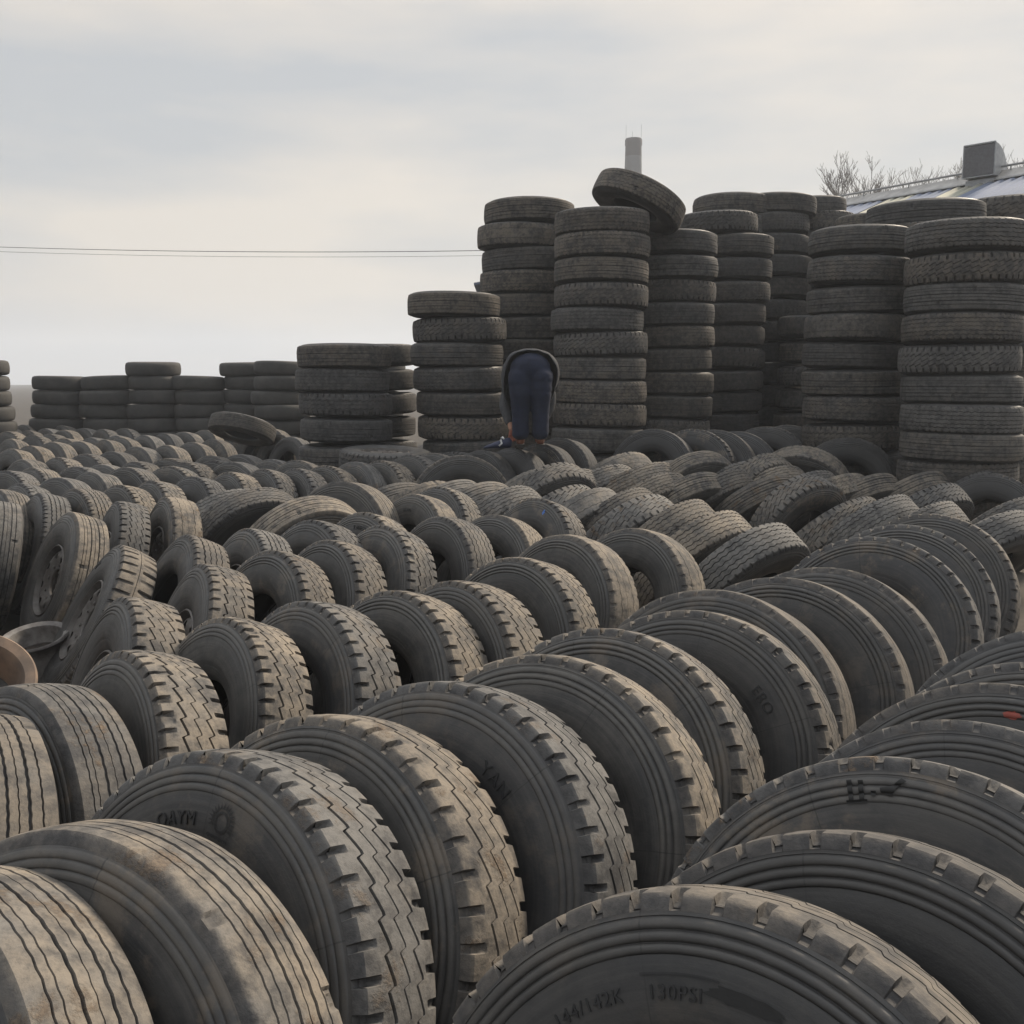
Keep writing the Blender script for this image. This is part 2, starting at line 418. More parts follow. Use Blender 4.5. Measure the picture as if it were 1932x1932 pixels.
for code in KINDS:
    for sd_ in (0, 1, 2):
        parts = build_kind(code, sd_)
        d = {}
        for k, (V, F, at, m) in parts.items():
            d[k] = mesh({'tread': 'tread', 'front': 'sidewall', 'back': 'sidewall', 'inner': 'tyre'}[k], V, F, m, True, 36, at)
        # one-piece version for the far rows
        Vs, Fs, mi, tp, rdg, b = [], [], [], [], [], 0
        for q, k in enumerate(('tread', 'front', 'back', 'inner')):
            V, F, at, m = parts[k]
            Vs.append(V); Fs.append(np.asarray(F) + b); b += len(V); mi += [0 if q == 0 else 1 if q < 3 else 2] * len(F)
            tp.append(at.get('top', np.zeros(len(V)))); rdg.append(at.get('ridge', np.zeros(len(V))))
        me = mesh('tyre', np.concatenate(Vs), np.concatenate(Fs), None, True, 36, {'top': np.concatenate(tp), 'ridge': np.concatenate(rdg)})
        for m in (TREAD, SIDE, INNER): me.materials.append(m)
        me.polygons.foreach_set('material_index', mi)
        d['whole'] = me
        TY[code, sd_] = d

def axis_matrix(c, a, spin=0.0, s=1.0):
    a = Vector(a).normalized()
    up = Vector((0, 0, 1)) if abs(a.z) < .98 else Vector((0, 1, 0))
    x = up.cross(a).normalized(); y = a.cross(x)
    M = Matrix((x, y, a)).transposed().to_4x4()
    return Matrix.Translation(c) @ M @ Matrix.Rotation(spin, 4, 'Z') @ Matrix.Scale(s, 4)

def tyre(code, c, a, s, tone, dust, mud, spin, split, label, group, name='tyre', cat='tyre'):
    d = TY[code, int(tone * 1000) % 3 if split else int(tone * 1000) % 3]
    o = link(name, d['inner'] if split else d['whole'])
    o.matrix_world = axis_matrix(c, a, spin, s)
    tag(o, label, cat, group)
    pcs = [o]
    if split:
        for k, n in (('tread', 'tread'), ('front', 'sidewall'), ('back', 'sidewall')): pcs.append(link(n, d[k], o))
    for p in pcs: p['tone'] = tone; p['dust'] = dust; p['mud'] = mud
    return o

# ---- steel disc wheel pieces
def rim_mesh():
    mb = MB()
    prof = [(.262, .118), (.268, .112), (.262, .100), (.252, .088), (.247, .05), (.243, .0), (.243, -.09), (.256, -.1), (.262, -.112), (.252, -.112), (.238, -.09), (.236, 0), (.240, .05), (.245, .092), (.254, .106), (.258, .118)]
    mb.lathe(prof, 72, closed=True)
    r0, r1, nh = .098, .2385, 8
    def wz(r): return float(np.interp(r, [.09, .125, .155, .19, .222, .2385], [.070, .070, .092, .098, .088, .070]))
    for layer, flip in ((0, False), (-.011, True)):
        for k in range(nh):
            a0 = 2 * math.pi * k / nh; half = math.pi / nh; rc = .188
            rings = []
            for s in (0, .12, .45, 1.0):
                ring = []
                for q in range(32):
                    t = 2 * math.pi * q / 32
                    ct, st = math.cos(t), math.sin(t)
                    ex, ey = .027 * ct, .024 * st                       # hole: tangential, radial
                    m_ = max(abs(ct), abs(st))
                    sxp, syp = ct / m_, st / m_
                    rr1 = r1 if syp > 0 else r0
                    br = rc + (rr1 - rc) * abs(syp)
                    ba = sxp * half
                    er, ea = rc + ey, ex / rc
                    rr = er * (1 - s) + br * s; aa = ea * (1 - s) + ba * s
                    ring.append(Vector((rr * math.cos(a0 + aa), rr * math.sin(a0 + aa), wz(rr) + layer + (.002 if s == 0.12 else 0))))
                rings.append(ring)
            V = [v for r_ in rings for v in r_]
            F = []
            for i in range(3):
                for q in range(32):
                    f_ = (i * 32 + q, (i + 1) * 32 + q, (i + 1) * 32 + (q + 1) % 32, i * 32 + (q + 1) % 32)
                    F.append(f_ if not flip else f_[::-1])
            mb.add(V, F)
    mb.lathe([(.098, .0695), (.093, .064), (.093, .05), (.098, .058)], 48)
    for k in range(8):                                                # wheel nuts' bosses
        a = 2 * math.pi * (k + .5) / 8
        mb.lathe([(.0001, .086), (.011, .086), (.013, .070), (.013, .06)], 6, Matrix.Translation((.125 * math.cos(a), .125 * math.sin(a), 0)))
    return mesh('rim', mb.V, mb.F, STEEL, True, 40)
RIM = rim_mesh()

def lettering(txt, size, rm, ang, parent, name='lettering', m=None, lift=.0028, bold=0.0):
    cu = bpy.data.curves.new('txt', 'FONT'); cu.body = txt; cu.size = size; cu.extrude = .0012; cu.align_x = 'CENTER'; cu.offset = bold; cu.space_character = 1.1
    ob = bpy.data.objects.new('txt', cu); COL.objects.link(ob)
    bpy.context.view_layer.update()
    dg = bpy.context.evaluated_depsgraph_get()
    me = bpy.data.meshes.new_from_object(ob.evaluated_get(dg))
    bpy.data.objects.remove(ob); bpy.data.curves.remove(cu)
    for v in me.vertices:
        x, y, z = v.co
        r = rm + y - size * .35; t = ang - x / rm
        v.co = (r * math.cos(t), r * math.sin(t), side_w(r) + lift + z)
    me.materials.clear(); me.materials.append(m or LETTER)
    me.name = name
    return link(name, me, parent)

def side_patch(poly_rt, parent, name, m, lift=.0034):
    """a thin mark on the front sidewall; poly_rt = list of outlines, each a list of (angle, radius)"""
    mb = MB()
    for pl in poly_rt:
        n = len(pl); ca = sum(p[0] for p in pl) / n; cr = sum(p[1] for p in pl) / n
        pl2 = []
        for q in range(n):
            (a0, r0), (a1, r1) = pl[q], pl[(q + 1) % n]
            ns = max(1, int(math.hypot((a1 - a0) * .45, r1 - r0) / .003))
            pl2 += [(a0 + (a1 - a0) * u / ns, r0 + (r1 - r0) * u / ns) for u in range(ns)]
        n = len(pl2); V = []; NR = 9
        for s in np.linspace(0, 1, NR):
            for a, r in pl2:
                aa, rr = ca + (a - ca) * s, cr + (r - cr) * s
                V.append((rr * math.cos(aa), rr * math.sin(aa), side_w(rr) + lift))
        F = [(i * n + k, (i + 1) * n + k, (i + 1) * n + (k + 1) % n, i * n + (k + 1) % n) for i in range(NR - 1) for k in range(n)]
        mb.add(V, F)
    return mb.build(name, m, parent)
def blob(ca, cr, da, dr, seed=0, n=20):
    rr = random.Random(seed)
    return [(ca + da * math.cos(2 * math.pi * k / n) * rr.uniform(.75, 1.15), cr + dr * math.sin(2 * math.pi * k / n) * rr.uniform(.75, 1.15)) for k in range(n)]

TYRES = [
('P0', 'A', (0.31, 1.394, 0.525), (-0.493, -0.7815, 0.3824), 1.009, 0.186, 0.53, 0.24, 0.0, 1, 0, 'nearest tyre, notched shoulder, 144/142K 130PSI on its sidewall', 'tyres in the lower right row'),
('P1', 'A', (0.598, 1.596, 0.527), (-0.5017, -0.776, 0.3824), 1.013, 0.081, 0.31, 0, 3.16, 1, 0, 'dark notched tyre leaning right behind the nearest tyre', 'tyres in the lower right row'),
('P2', 'A', (0.803, 1.962, 0.529), (-0.4786, -0.7947, 0.3735), 1.013, 0.728, 0.8, 1.0, 0.0, 1, 0, 'notched tyre with dark marker writing on its dusty sidewall', 'tyres in the lower right row'),
('P3', 'E', (1.082, 2.286, 0.514), (-0.4926, -0.7792, 0.3875), 0.988, 0.725, 0.5, 0.4, 2.84, 1, 0, 'smooth shouldered tyre behind the one with marker writing', 'tyres in the lower right row'),
('P4', 'E', (1.287, 2.538, 0.523), (-0.4922, -0.7896, 0.3664), 1.001, 0.051, 0.5, 0, 0.0, 1, 0, 'grey tyre with a red paint mark on its sidewall', 'tyres in the lower right row'),
('P5', 'A', (1.504, 2.78, 0.519), (-0.4967, -0.7903, 0.3588), 0.992, 0.774, 0.62, 0.06, 5.8, 1, 0, 'block tyre, sixth from the front of the row at the lower right corner', 'tyres in the lower right row'),
('P6', 'E', (1.754, 3.113, 0.524), (-0.4824, -0.7853, 0.388), 1.008, 0.919, 0.5, 0.54, 5.57, 1, 0, 'smooth worn tyre, seventh from the front of the row at the lower right corner', 'tyres in the lower right row'),
('Q0', 'B', (-0.973, 1.5, 0.518), (-0.5356, -0.7655, 0.3566), 0.989, 0.422, 0.85, 0.8, 4.56, 1, 0, 'ribbed tyre in the bottom left corner, grooves clogged with dirt', 'tyres in the long front row'),
('Q1', 'B', (-0.778, 1.694, 0.518), (-0.3902, -0.862, 0.3236), 0.985, 0.397, 0.85, 0.8, 5.72, 1, 0, 'ribbed tan and black tyre right of the bottom left corner one', 'tyres in the long front row'),
('Q2', 'A', (-0.635, 2.064, 0.521), (-0.5434, -0.7728, 0.3277), 0.991, 0.886, 0.85, 0.58, 0.0, 1, 0, 'notched tyre with a raised sun emblem on its sidewall', 'tyres in the long front row'),
('Q3', 'A', (-0.451, 2.302, 0.52), (-0.541, -0.7599, 0.3603), 0.994, 0.023, 0.77, 1.0, 2.38, 1, 0, 'notched tyre with mud caked along its cracked tread', 'tyres in the long front row'),
('Q4', 'A', (-0.183, 2.541, 0.527), (-0.5437, -0.7655, 0.3439), 1.005, 0.964, 0.77, 0.45, 0.0, 1, 0, 'block tyre, fifth from the front of the long row from the bottom left corner', 'tyres in the long front row'),
('Q5', 'A', (0.081, 2.817, 0.526), (-0.5089, -0.7802, 0.3636), 1.006, 0.203, 0.97, 0, 3.63, 1, 0, 'block tyre, sixth from the front of the long row from the bottom left corner', 'tyres in the long front row'),
('Q6', 'A', (0.295, 3.184, 0.52), (-0.5401, -0.7601, 0.3613), 0.994, 0.501, 0.97, 0.72, 0.84, 1, 0, 'block tyre, seventh from the front of the long row from the bottom left corner', 'tyres in the long front row'),
('Q7', 'A', (0.624, 3.469, 0.521), (-0.523, -0.7877, 0.3255), 0.989, 0.398, 0.63, 0.04, 5.78, 1, 0, 'block tyre, eighth from the front of the long row from the bottom left corner', 'tyres in the long front row'),
('Q8', 'E', (0.754, 3.762, 0.527), (-0.5095, -0.7938, 0.3322), 1.003, 0.145, 0.5, 0.5, 4.4, 1, 0, 'smooth worn tyre, ninth from the front of the long row from the bottom left corner', 'tyres in the long front row'),
('Q9', 'E', (1.092, 4.058, 0.521), (-0.5033, -0.7897, 0.3508), 0.995, 0.27, 0.5, 0.42, 0.26, 1, 0, 'smooth worn tyre, tenth from the front of the long row from the bottom left corner', 'tyres in the long front row'),
('Q10', 'E', (1.327, 4.266, 0.523), (-0.5145, -0.7794, 0.3576), 0.999, 0.268, 0.5, 0.23, 0.94, 1, 0, 'smooth worn tyre, eleventh from the front of the long row from the bottom left corner', 'tyres in the long front row'),
('Q11', 'A', (1.821, 5.086, 0.528), (-0.5181, -0.7844, 0.3411), 1.006, 0.951, 0.63, 0.9, 0.76, 1, 0, 'block tyre, twelfth from the front of the long row from the bottom left corner', 'tyres in the long front row'),
('Q12', 'A', (2.207, 5.705, 0.515), (-0.5025, -0.7836, 0.3653), 0.986, 0.846, 0.9, 0, 3.17, 1, 0, 'block tyre, thirteenth from the front of the long row from the bottom left corner', 'tyres in the long front row'),
('Q13', 'H', (2.549, 6.169, 0.516), (-0.532, -0.7669, 0.3589), 0.986, 0.347, 0.63, 0.2, 4.86, 1, 0, 'block tyre, fourteenth from the front of the long row from the bottom left corner', 'tyres in the long front row'),
('M0', 'B', (-1.479, 2.538, 0.488), (-0.7327, -0.6208, 0.2789), 0.922, 0.199, 0.62, 0, 1.32, 1, 0, 'ribbed tyre, frontmost of the row above the long row', 'tyres in the second row'),
('M1', 'B', (-1.4, 2.841, 0.484), (-0.6288, -0.7479, 0.2127), 0.911, 0.608, 0.62, 1.0, 2.38, 1, 0, 'ribbed tyre with yellowish mud stains on its tread', 'tyres in the second row'),
('M2', 'A', (-1.23, 3.152, 0.491), (-0.7364, -0.6238, 0.2618), 0.927, 0.325, 0.95, 0, 1.34, 1, 0, 'block tyre, third from the front of the row above the long row', 'tyres in the second row'),
('M3', 'A', (-1.096, 3.692, 0.481), (-0.7169, -0.6106, 0.3363), 0.916, 0.055, 0.95, 0, 1.79, 1, 0, 'block tyre, fourth from the front of the row above the long row', 'tyres in the second row'),
('M4', 'A', (-0.816, 3.909, 0.49), (-0.6889, -0.6622, 0.2948), 0.928, 0.709, 0.75, 0.53, 5.07, 1, 0, 'block tyre, fifth from the front of the row above the long row', 'tyres in the second row'),
('M5', 'A', (-0.5, 4.119, 0.489), (-0.6665, -0.6747, 0.3171), 0.928, 0.096, 0.88, 0.16, 0.42, 1, 0, 'block tyre, sixth from the front of the row above the long row', 'tyres in the second row'),
('M6', 'A', (-0.237, 4.293, 0.495), (-0.7333, -0.6339, 0.2456), 0.932, 0.139, 0.75, 0.07, 6.0, 1, 0, 'block tyre, seventh from the front of the row above the long row', 'tyres in the second row'),
('M7', 'H', (0.013, 4.954, 0.489), (-0.6742, -0.6849, 0.2764), 0.923, 0.051, 0.84, 0, 5.3, 1, 0, 'block tyre, eighth from the front of the row above the long row', 'tyres in the second row'),
('M8', 'E', (0.285, 5.65, 0.493), (-0.7309, -0.6241, 0.2763), 0.932, 0.12, 0.88, 0, 1.03, 1, 0, 'smooth worn tyre, ninth from the front of the row above the long row', 'tyres in the second row'),
('M9', 'E', (0.72, 6.023, 0.484), (-0.7066, -0.6527, 0.2735), 0.915, 0.209, 0.88, 0, 0.38, 1, 0, 'smooth worn tyre, tenth from the front of the row above the long row', 'tyres in the second row'),
('K0', 'A', (-1.625, 4.09, 0.479), (-0.7985, -0.5103, 0.3194), 0.91, 0.285, 0.72, 0, 0.09, 1, 1, 'rimmed block tread wheel below the cross lug wheel', 'tyres in the third row'),
('K1', 'C', (-2.342, 5.67, 0.457), (-0.7614, -0.4132, 0.4996), 0.911, 0.137, 0.72, 0.16, 0.0, 1, 1, 'rimmed wheel with cross lug tread and big letters', 'tyres in the third row'),
('K2', 'B', (-3.018, 6.777, 0.482), (-0.7401, -0.5702, 0.3566), 0.921, 0.118, 0.92, 0.47, 1.86, 1, 1, 'rimmed wheel with ribbed tread, steel disc with round holes', 'tyres in the third row'),
('K3', 'B', (-3.779, 7.348, 0.49), (-0.8377, -0.4984, 0.2232), 0.923, 0.764, 0.72, 0, 4.42, 1, 0, 'cut off ribbed tyre at the left edge above the rims', 'tyres in the third row'),
('K4', 'A', (-1.536, 4.827, 0.482), (-0.8206, -0.4622, 0.3362), 0.918, 0.274, 0.72, 0.2, 5.04, 1, 1, 'block tyre, fifth from the left of the row behind the two rimmed wheels', 'tyres in the third row'),
('K5', 'H', (-1.297, 5.288, 0.476), (-0.6796, -0.6461, 0.3474), 0.907, 0.048, 0.59, 0.7, 3.11, 1, 0, 'block tyre, sixth from the left of the row behind the two rimmed wheels', 'tyres in the third row'),
('K6', 'A', (-1.06, 5.64, 0.478), (-0.7206, -0.6058, 0.3372), 0.91, 0.162, 0.59, 0, 5.01, 1, 0, 'block tyre, seventh from the left of the row behind the two rimmed wheels', 'tyres in the third row'),
('K7', 'A', (-0.832, 6.13, 0.484), (-0.7362, -0.5782, 0.3518), 0.924, 0.592, 0.85, 0.66, 1.27, 1, 0, 'block tyre, eighth from the left of the row behind the two rimmed wheels', 'tyres in the third row'),
('K8', 'D', (-0.462, 6.521, 0.487), (-0.7683, -0.5937, 0.2394), 0.918, 0.482, 0.59, 0, 1.09, 1, 0, 'fine zigzag tyre, ninth from the left of the row behind the two rimmed wheels', 'tyres in the third row'),
('K9', 'F', (-0.143, 6.698, 0.48), (-0.6905, -0.6395, 0.338), 0.914, 0.029, 0.81, 0.11, 5.91, 1, 0, 'tyre with honeycomb tread in the middle of the yard', 'tyres in the third row'),
('K10', 'A', (0.146, 7.545, 0.486), (-0.7113, -0.6048, 0.3583), 0.93, 0.523, 0.59, 0.71, 0.0, 1, 0, 'block tread tyre with a blue paint mark on its sidewall', 'tyres in the third row'),
('J0', 'G', (-3.705, 7.905, 0.487), (-0.7772, -0.5687, 0.2694), 0.92, 0.877, 0.62, 0.29, 5.0, 1, 0, 'grooved tyre, leftmost of the row under the two fallen ribbed tyres', 'tyres in the fourth row'),
('J1', 'A', (-2.906, 7.413, 0.484), (-0.8318, -0.4834, 0.2728), 0.914, 0.721, 0.62, 0.12, 1.89, 1, 1, 'block tyre, second from the left of the row under the two fallen ribbed tyres', 'tyres in the fourth row'),
('J2', 'E', (-2.611, 7.657, 0.487), (-0.8187, -0.527, 0.2279), 0.917, 0.06, 0.95, 1.0, 3.09, 1, 1, 'rimmed tyre with peeling muddy sidewall', 'tyres in the fourth row'),
('J3', 'G', (-1.946, 5.791, 0.479), (-0.7759, -0.4866, 0.4016), 0.924, 0.029, 0.44, 0.44, 4.26, 1, 0, 'grooved tyre, fourth from the left of the row under the two fallen ribbed tyres', 'tyres in the fourth row'),
('J4', 'G', (-1.627, 6.091, 0.478), (-0.7662, -0.5568, 0.3207), 0.909, 0.823, 0.88, 0.69, 1.45, 1, 1, 'grooved tyre, fifth from the left of the row under the two fallen ribbed tyres', 'tyres in the fourth row'),
('J5', 'H', (-1.27, 6.291, 0.49), (-0.6852, -0.6576, 0.3133), 0.93, 0.622, 0.44, 0.17, 3.11, 1, 0, 'block tyre, sixth from the left of the row under the two fallen ribbed tyres', 'tyres in the fourth row'),
('J6', 'A', (-1.007, 6.679, 0.489), (-0.6932, -0.6489, 0.3138), 0.928, 0.407, 0.95, 0.24, 0.0, 1, 0, 'tyre with 9.00R20 moulded on its sidewall', 'tyres in the fourth row'),
('J7', 'E', (-0.767, 7.796, 0.49), (-0.7266, -0.6193, 0.2976), 0.927, 0.034, 0.95, 0, 0.0, 1, 0, 'smooth shouldered tyre with YANG moulded on its sidewall', 'tyres in the fourth row'),
('J8', 'A', (-0.636, 8.493, 0.482), (-0.6959, -0.6511, 0.303), 0.914, 0.547, 0.88, 0, 0.19, 1, 0, 'block tyre, ninth from the left of the row under the two fallen ribbed tyres', 'tyres in the fourth row'),
('I0', 'B', (-4.144, 8.142, 0.49), (-0.6658, -0.6923, 0.2783), 0.925, 0.334, 0.68, 0, 4.87, 1, 0, 'ribbed tyre, leftmost of the row leading to the bent man', 'tyres in the row before the man'),
('I1', 'A', (-4.216, 8.643, 0.488), (-0.6423, -0.7046, 0.3018), 0.924, 0.976, 0.76, 0, 5.99, 1, 0, 'block tyre, second from the left of the row leading to the bent man', 'tyres in the row before the man'),
('I2', 'G', (-3.512, 8.23, 0.49), (-0.6918, -0.7005, 0.1752), 0.921, 0.349, 0.68, 0.62, 0.67, 1, 0, 'grooved tyre, third from the left of the row leading to the bent man', 'tyres in the row before the man'),
('I3', 'A', (-3.319, 8.554, 0.487), (-0.6453, -0.7165, 0.2651), 0.919, 0.109, 0.8, 0, 0.81, 1, 0, 'block tyre, fourth from the left of the row leading to the bent man', 'tyres in the row before the man'),
('I4', 'A', (-3.141, 8.832, 0.492), (-0.7005, -0.6639, 0.2618), 0.928, 0.372, 0.86, 0, 5.89, 1, 0, 'block tyre, fifth from the left of the row leading to the bent man', 'tyres in the row before the man'),
('I5', 'H', (-2.909, 9.238, 0.491), (-0.6556, -0.7084, 0.2614), 0.927, 0.874, 0.4, 0, 3.93, 1, 0, 'block tyre, sixth from the left of the row leading to the bent man', 'tyres in the row before the man'),
('I6', 'A', (-2.673, 9.627, 0.494), (-0.7088, -0.6697, 0.2216), 0.929, 0.197, 0.86, 0, 1.61, 1, 0, 'block tyre, seventh from the left of the row leading to the bent man', 'tyres in the row before the man'),
('I7', 'A', (-2.433, 9.899, 0.499), (-0.7043, -0.6577, 0.2674), 0.933, 0.519, 0.68, 0, 3.84, 1, 0, 'block tyre, eighth from the left of the row leading to the bent man', 'tyres in the row before the man'),
('I8', 'A', (-2.125, 9.993, 0.5), (-0.7167, -0.6532, 0.2444), 0.921, 0.605, 0.68, 0, 1.58, 1, 0, 'block tyre, ninth from the left of the row leading to the bent man', 'tyres in the row before the man'),
('I9', 'H', (-1.875, 10.105, 0.514), (-0.6326, -0.7193, 0.2872), 0.932, 0.039, 0.8, 0.29, 4.28, 1, 0, 'block tyre, tenth from the left of the row leading to the bent man', 'tyres in the row before the man'),
('I10', 'B', (-1.61, 10.33, 0.539), (-0.6671, -0.6952, 0.2678), 0.926, 0.902, 0.8, 0.86, 4.94, 1, 0, 'ribbed tyre, eleventh from the left of the row leading to the bent man', 'tyres in the row before the man'),
('I11', 'A', (-1.319, 10.332, 0.55), (-0.7033, -0.6829, 0.1972), 0.928, 0.094, 0.86, 0.69, 5.78, 1, 0, 'block tyre, twelfth from the left of the row leading to the bent man', 'tyres in the row before the man'),
('I12', 'H', (-1.075, 10.652, 0.592), (-0.6777, -0.6862, 0.2643), 0.918, 0.563, 0.76, 0, 2.62, 1, 0, 'block tyre, thirteenth from the left of the row leading to the bent man', 'tyres in the row before the man'),
('I13', 'E', (-0.842, 10.704, 0.604), (-0.6789, -0.6792, 0.279), 0.924, 0.301, 0.68, 0, 0.49, 1, 0, 'smooth worn tyre, fourteenth from the left of the row leading to the bent man', 'tyres in the row before the man'),
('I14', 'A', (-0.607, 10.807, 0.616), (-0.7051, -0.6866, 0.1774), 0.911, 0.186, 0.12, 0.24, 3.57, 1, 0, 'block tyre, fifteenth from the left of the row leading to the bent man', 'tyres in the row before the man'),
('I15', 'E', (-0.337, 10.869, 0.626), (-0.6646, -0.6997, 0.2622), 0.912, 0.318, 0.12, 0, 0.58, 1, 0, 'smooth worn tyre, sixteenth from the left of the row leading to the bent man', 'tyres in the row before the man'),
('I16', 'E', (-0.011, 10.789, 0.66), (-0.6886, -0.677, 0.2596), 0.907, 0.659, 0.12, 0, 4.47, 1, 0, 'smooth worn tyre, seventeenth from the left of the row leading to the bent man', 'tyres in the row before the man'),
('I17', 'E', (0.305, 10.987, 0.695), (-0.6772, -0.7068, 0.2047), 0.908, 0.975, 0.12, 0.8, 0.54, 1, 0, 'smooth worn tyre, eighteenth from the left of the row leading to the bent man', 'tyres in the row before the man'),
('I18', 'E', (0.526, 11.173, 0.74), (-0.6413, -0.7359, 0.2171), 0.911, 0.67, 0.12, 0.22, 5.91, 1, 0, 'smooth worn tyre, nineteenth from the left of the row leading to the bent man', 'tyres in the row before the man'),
('H0', 'B', (-1.327, 7.976, 0.531), (-0.5002, -0.84, 0.2103), 0.999, 0.335, 0.81, 0, 3.4, 1, 0, 'ribbed tyre just right of the fallen pair', 'loose tyres before the man'),
('T0', 'B', (-1.509, 7.367, 0.515), (0.5614, -0.7063, -0.4313), 1.003, 0.227, 1.03, 0.34, 2.65, 1, 0, 'fallen ribbed tyre showing its lower sidewall, right of the wide one', 'fallen pair of tyres'),
('T1', 'D', (-2.18, 8.427, 0.493), (0.5434, -0.6699, -0.5058), 0.985, 0.514, 0.47, 0, 5.23, 1, 0, 'fallen tyre with fine zigzag tread touching the fallen ribbed tyre', 'fallen pair of tyres'),
('T2', 'D', (-2.412, 8.637, 0.476), (0.4966, -0.627, -0.6002), 0.997, 0.918, 1.03, 0, 0.02, 1, 0, 'leftmost fallen tyre with fine zigzag tread in the middle left', 'fallen pair of tyres'),
('G0', 'A', (-0.509, 10.237, 0.576), (0.0957, -0.9872, 0.1275), 0.996, 0.042, 0.7, 0, 0.07, 1, 0, 'notched tyre facing the camera below the bent man', 'loose tyres before the man'),
('G1', 'E', (0.231, 10.033, 0.517), (0.385, -0.7603, -0.5232), 0.988, 0.51, 0.7, 0, 4.36, 1, 0, 'bald ring like tyre lying with dark hollow below', 'loose tyres before the man'),
('G2', 'A', (0.334, 9.467, 0.601), (0.4913, -0.7063, -0.5097), 1.002, 0.506, 0.59, 0.3, 2.48, 1, 0, "muddy zigzag tyre right below the bent man's feet", 'loose tyres before the man'),
('Z0', 'D', (1.492, 6.642, 0.471), (0.5189, -0.5917, -0.6169), 0.998, 0.947, 0.95, 0.06, 2.24, 1, 0, 'front toppled tyre with notched lower shoulder, middle right', 'toppled zigzag tyres'),
('Z1', 'D', (1.326, 7.348, 0.466), (0.5202, -0.5752, -0.6313), 0.996, 0.182, 0.95, 0, 2.42, 1, 0, 'fine zigzag tyre, twelfth from the left of the toppled zigzag row in the middle', 'toppled zigzag tyres'),
('Z2', 'D', (1.2, 7.986, 0.468), (0.557, -0.5352, -0.6351), 1.002, 0.172, 0.66, 0.52, 1.12, 1, 0, 'fine zigzag tyre, eleventh from the left of the toppled zigzag row in the middle', 'toppled zigzag tyres'),
('Z3', 'A', (0.933, 8.168, 0.478), (0.5253, -0.5989, -0.6045), 1.003, 0.866, 0.9, 1.0, 0.13, 1, 0, 'block tyre, tenth from the left of the toppled zigzag row in the middle', 'toppled zigzag tyres'),
('Z4', 'D', (0.896, 8.857, 0.467), (0.5589, -0.561, -0.6107), 0.985, 0.094, 0.47, 0, 6.14, 1, 0, 'fine zigzag tyre, ninth from the left of the toppled zigzag row in the middle', 'toppled zigzag tyres'),
('Z5', 'E', (0.559, 8.874, 0.468), (0.5575, -0.5318, -0.6375), 1.003, 0.68, 0.9, 0, 2.84, 1, 0, 'smooth worn tyre, eighth from the left of the toppled zigzag row in the middle', 'toppled zigzag tyres'),
('Z6', 'A', (0.364, 9.016, 0.473), (0.5587, -0.5366, -0.6323), 1.012, 0.744, 0.95, 1.0, 0.92, 1, 0, 'block tyre, seventh from the left of the toppled zigzag row in the middle', 'toppled zigzag tyres'),
('Z7', 'D', (0.023, 9.706, 0.463), (0.536, -0.5408, -0.6483), 0.992, 0.026, 1.03, 0.13, 5.83, 1, 0, 'fine zigzag tyre, sixth from the left of the toppled zigzag row in the middle', 'toppled zigzag tyres'),
('Z8', 'D', (-0.127, 8.9, 0.475), (0.566, -0.561, -0.6041), 0.996, 0.762, 0.95, 0.11, 5.97, 1, 0, 'fine zigzag tyre, fifth from the left of the toppled zigzag row in the middle', 'toppled zigzag tyres'),
('Z9', 'B', (-0.373, 9.245, 0.476), (0.5228, -0.5965, -0.609), 1.003, 0.543, 0.81, 0, 1.32, 1, 0, 'ribbed tyre, fourth from the left of the toppled zigzag row in the middle', 'toppled zigzag tyres'),
('Z10', 'B', (-0.645, 9.39, 0.477), (0.5682, -0.5595, -0.6034), 1.0, 0.686, 0.81, 0, 1.27, 1, 0, 'ribbed tyre, third from the left of the toppled zigzag row in the middle', 'toppled zigzag tyres'),
('Z11', 'E', (-0.904, 9.513, 0.466), (0.5284, -0.5375, -0.6572), 1.015, 0.049, 0.81, 0, 3.48, 1, 0, 'smooth worn tyre, second from the left of the toppled zigzag row in the middle', 'toppled zigzag tyres'),
('Z12', 'B', (-1.195, 9.558, 0.458), (0.5225, -0.5401, -0.6598), 0.999, 0.372, 0.47, 0, 2.34, 1, 0, 'ribbed tyre, leftmost of the toppled zigzag row in the middle', 'toppled zigzag tyres'),
('Y0', 'D', (3.273, 8.338, 0.444), (0.4527, -0.5586, -0.695), 0.998, 0.727, 0.77, 0.71, 2.75, 1, 0, 'fine zigzag tyre, eleventh from the left of the second toppled row on the right', 'toppled tyres on the right'),
('Y1', 'D', (3.0, 8.597, 0.456), (0.4486, -0.5814, -0.6788), 1.01, 0.964, 0.9, 0.15, 5.76, 1, 0, 'fine zigzag tyre, tenth from the left of the second toppled row on the right', 'toppled tyres on the right'),
('Y2', 'H', (2.769, 8.758, 0.438), (0.4556, -0.545, -0.7039), 0.993, 0.47, 0.97, 0.71, 1.63, 1, 0, 'block tyre, ninth from the left of the second toppled row on the right', 'toppled tyres on the right'),
('Y3', 'A', (2.506, 8.945, 0.518), (0.4993, -0.7832, -0.3705), 0.992, 0.54, 0.63, 1.0, 3.34, 1, 0, 'block tyre, eighth from the left of the second toppled row on the right', 'toppled tyres on the right'),
('Y4', 'B', (2.443, 10.32, 0.489), (0.4125, -0.5307, -0.7404), 1.015, 0.028, 0.45, 1.0, 6.27, 1, 0, 'ribbed tyre, seventh from the left of the second toppled row on the right', 'toppled tyres on the right'),
('Y5', 'D', (2.087, 10.441, 0.519), (0.4384, -0.5682, -0.6964), 0.999, 0.2, 0.45, 0.65, 3.65, 1, 0, 'fine zigzag tyre, sixth from the left of the second toppled row on the right', 'toppled tyres on the right'),
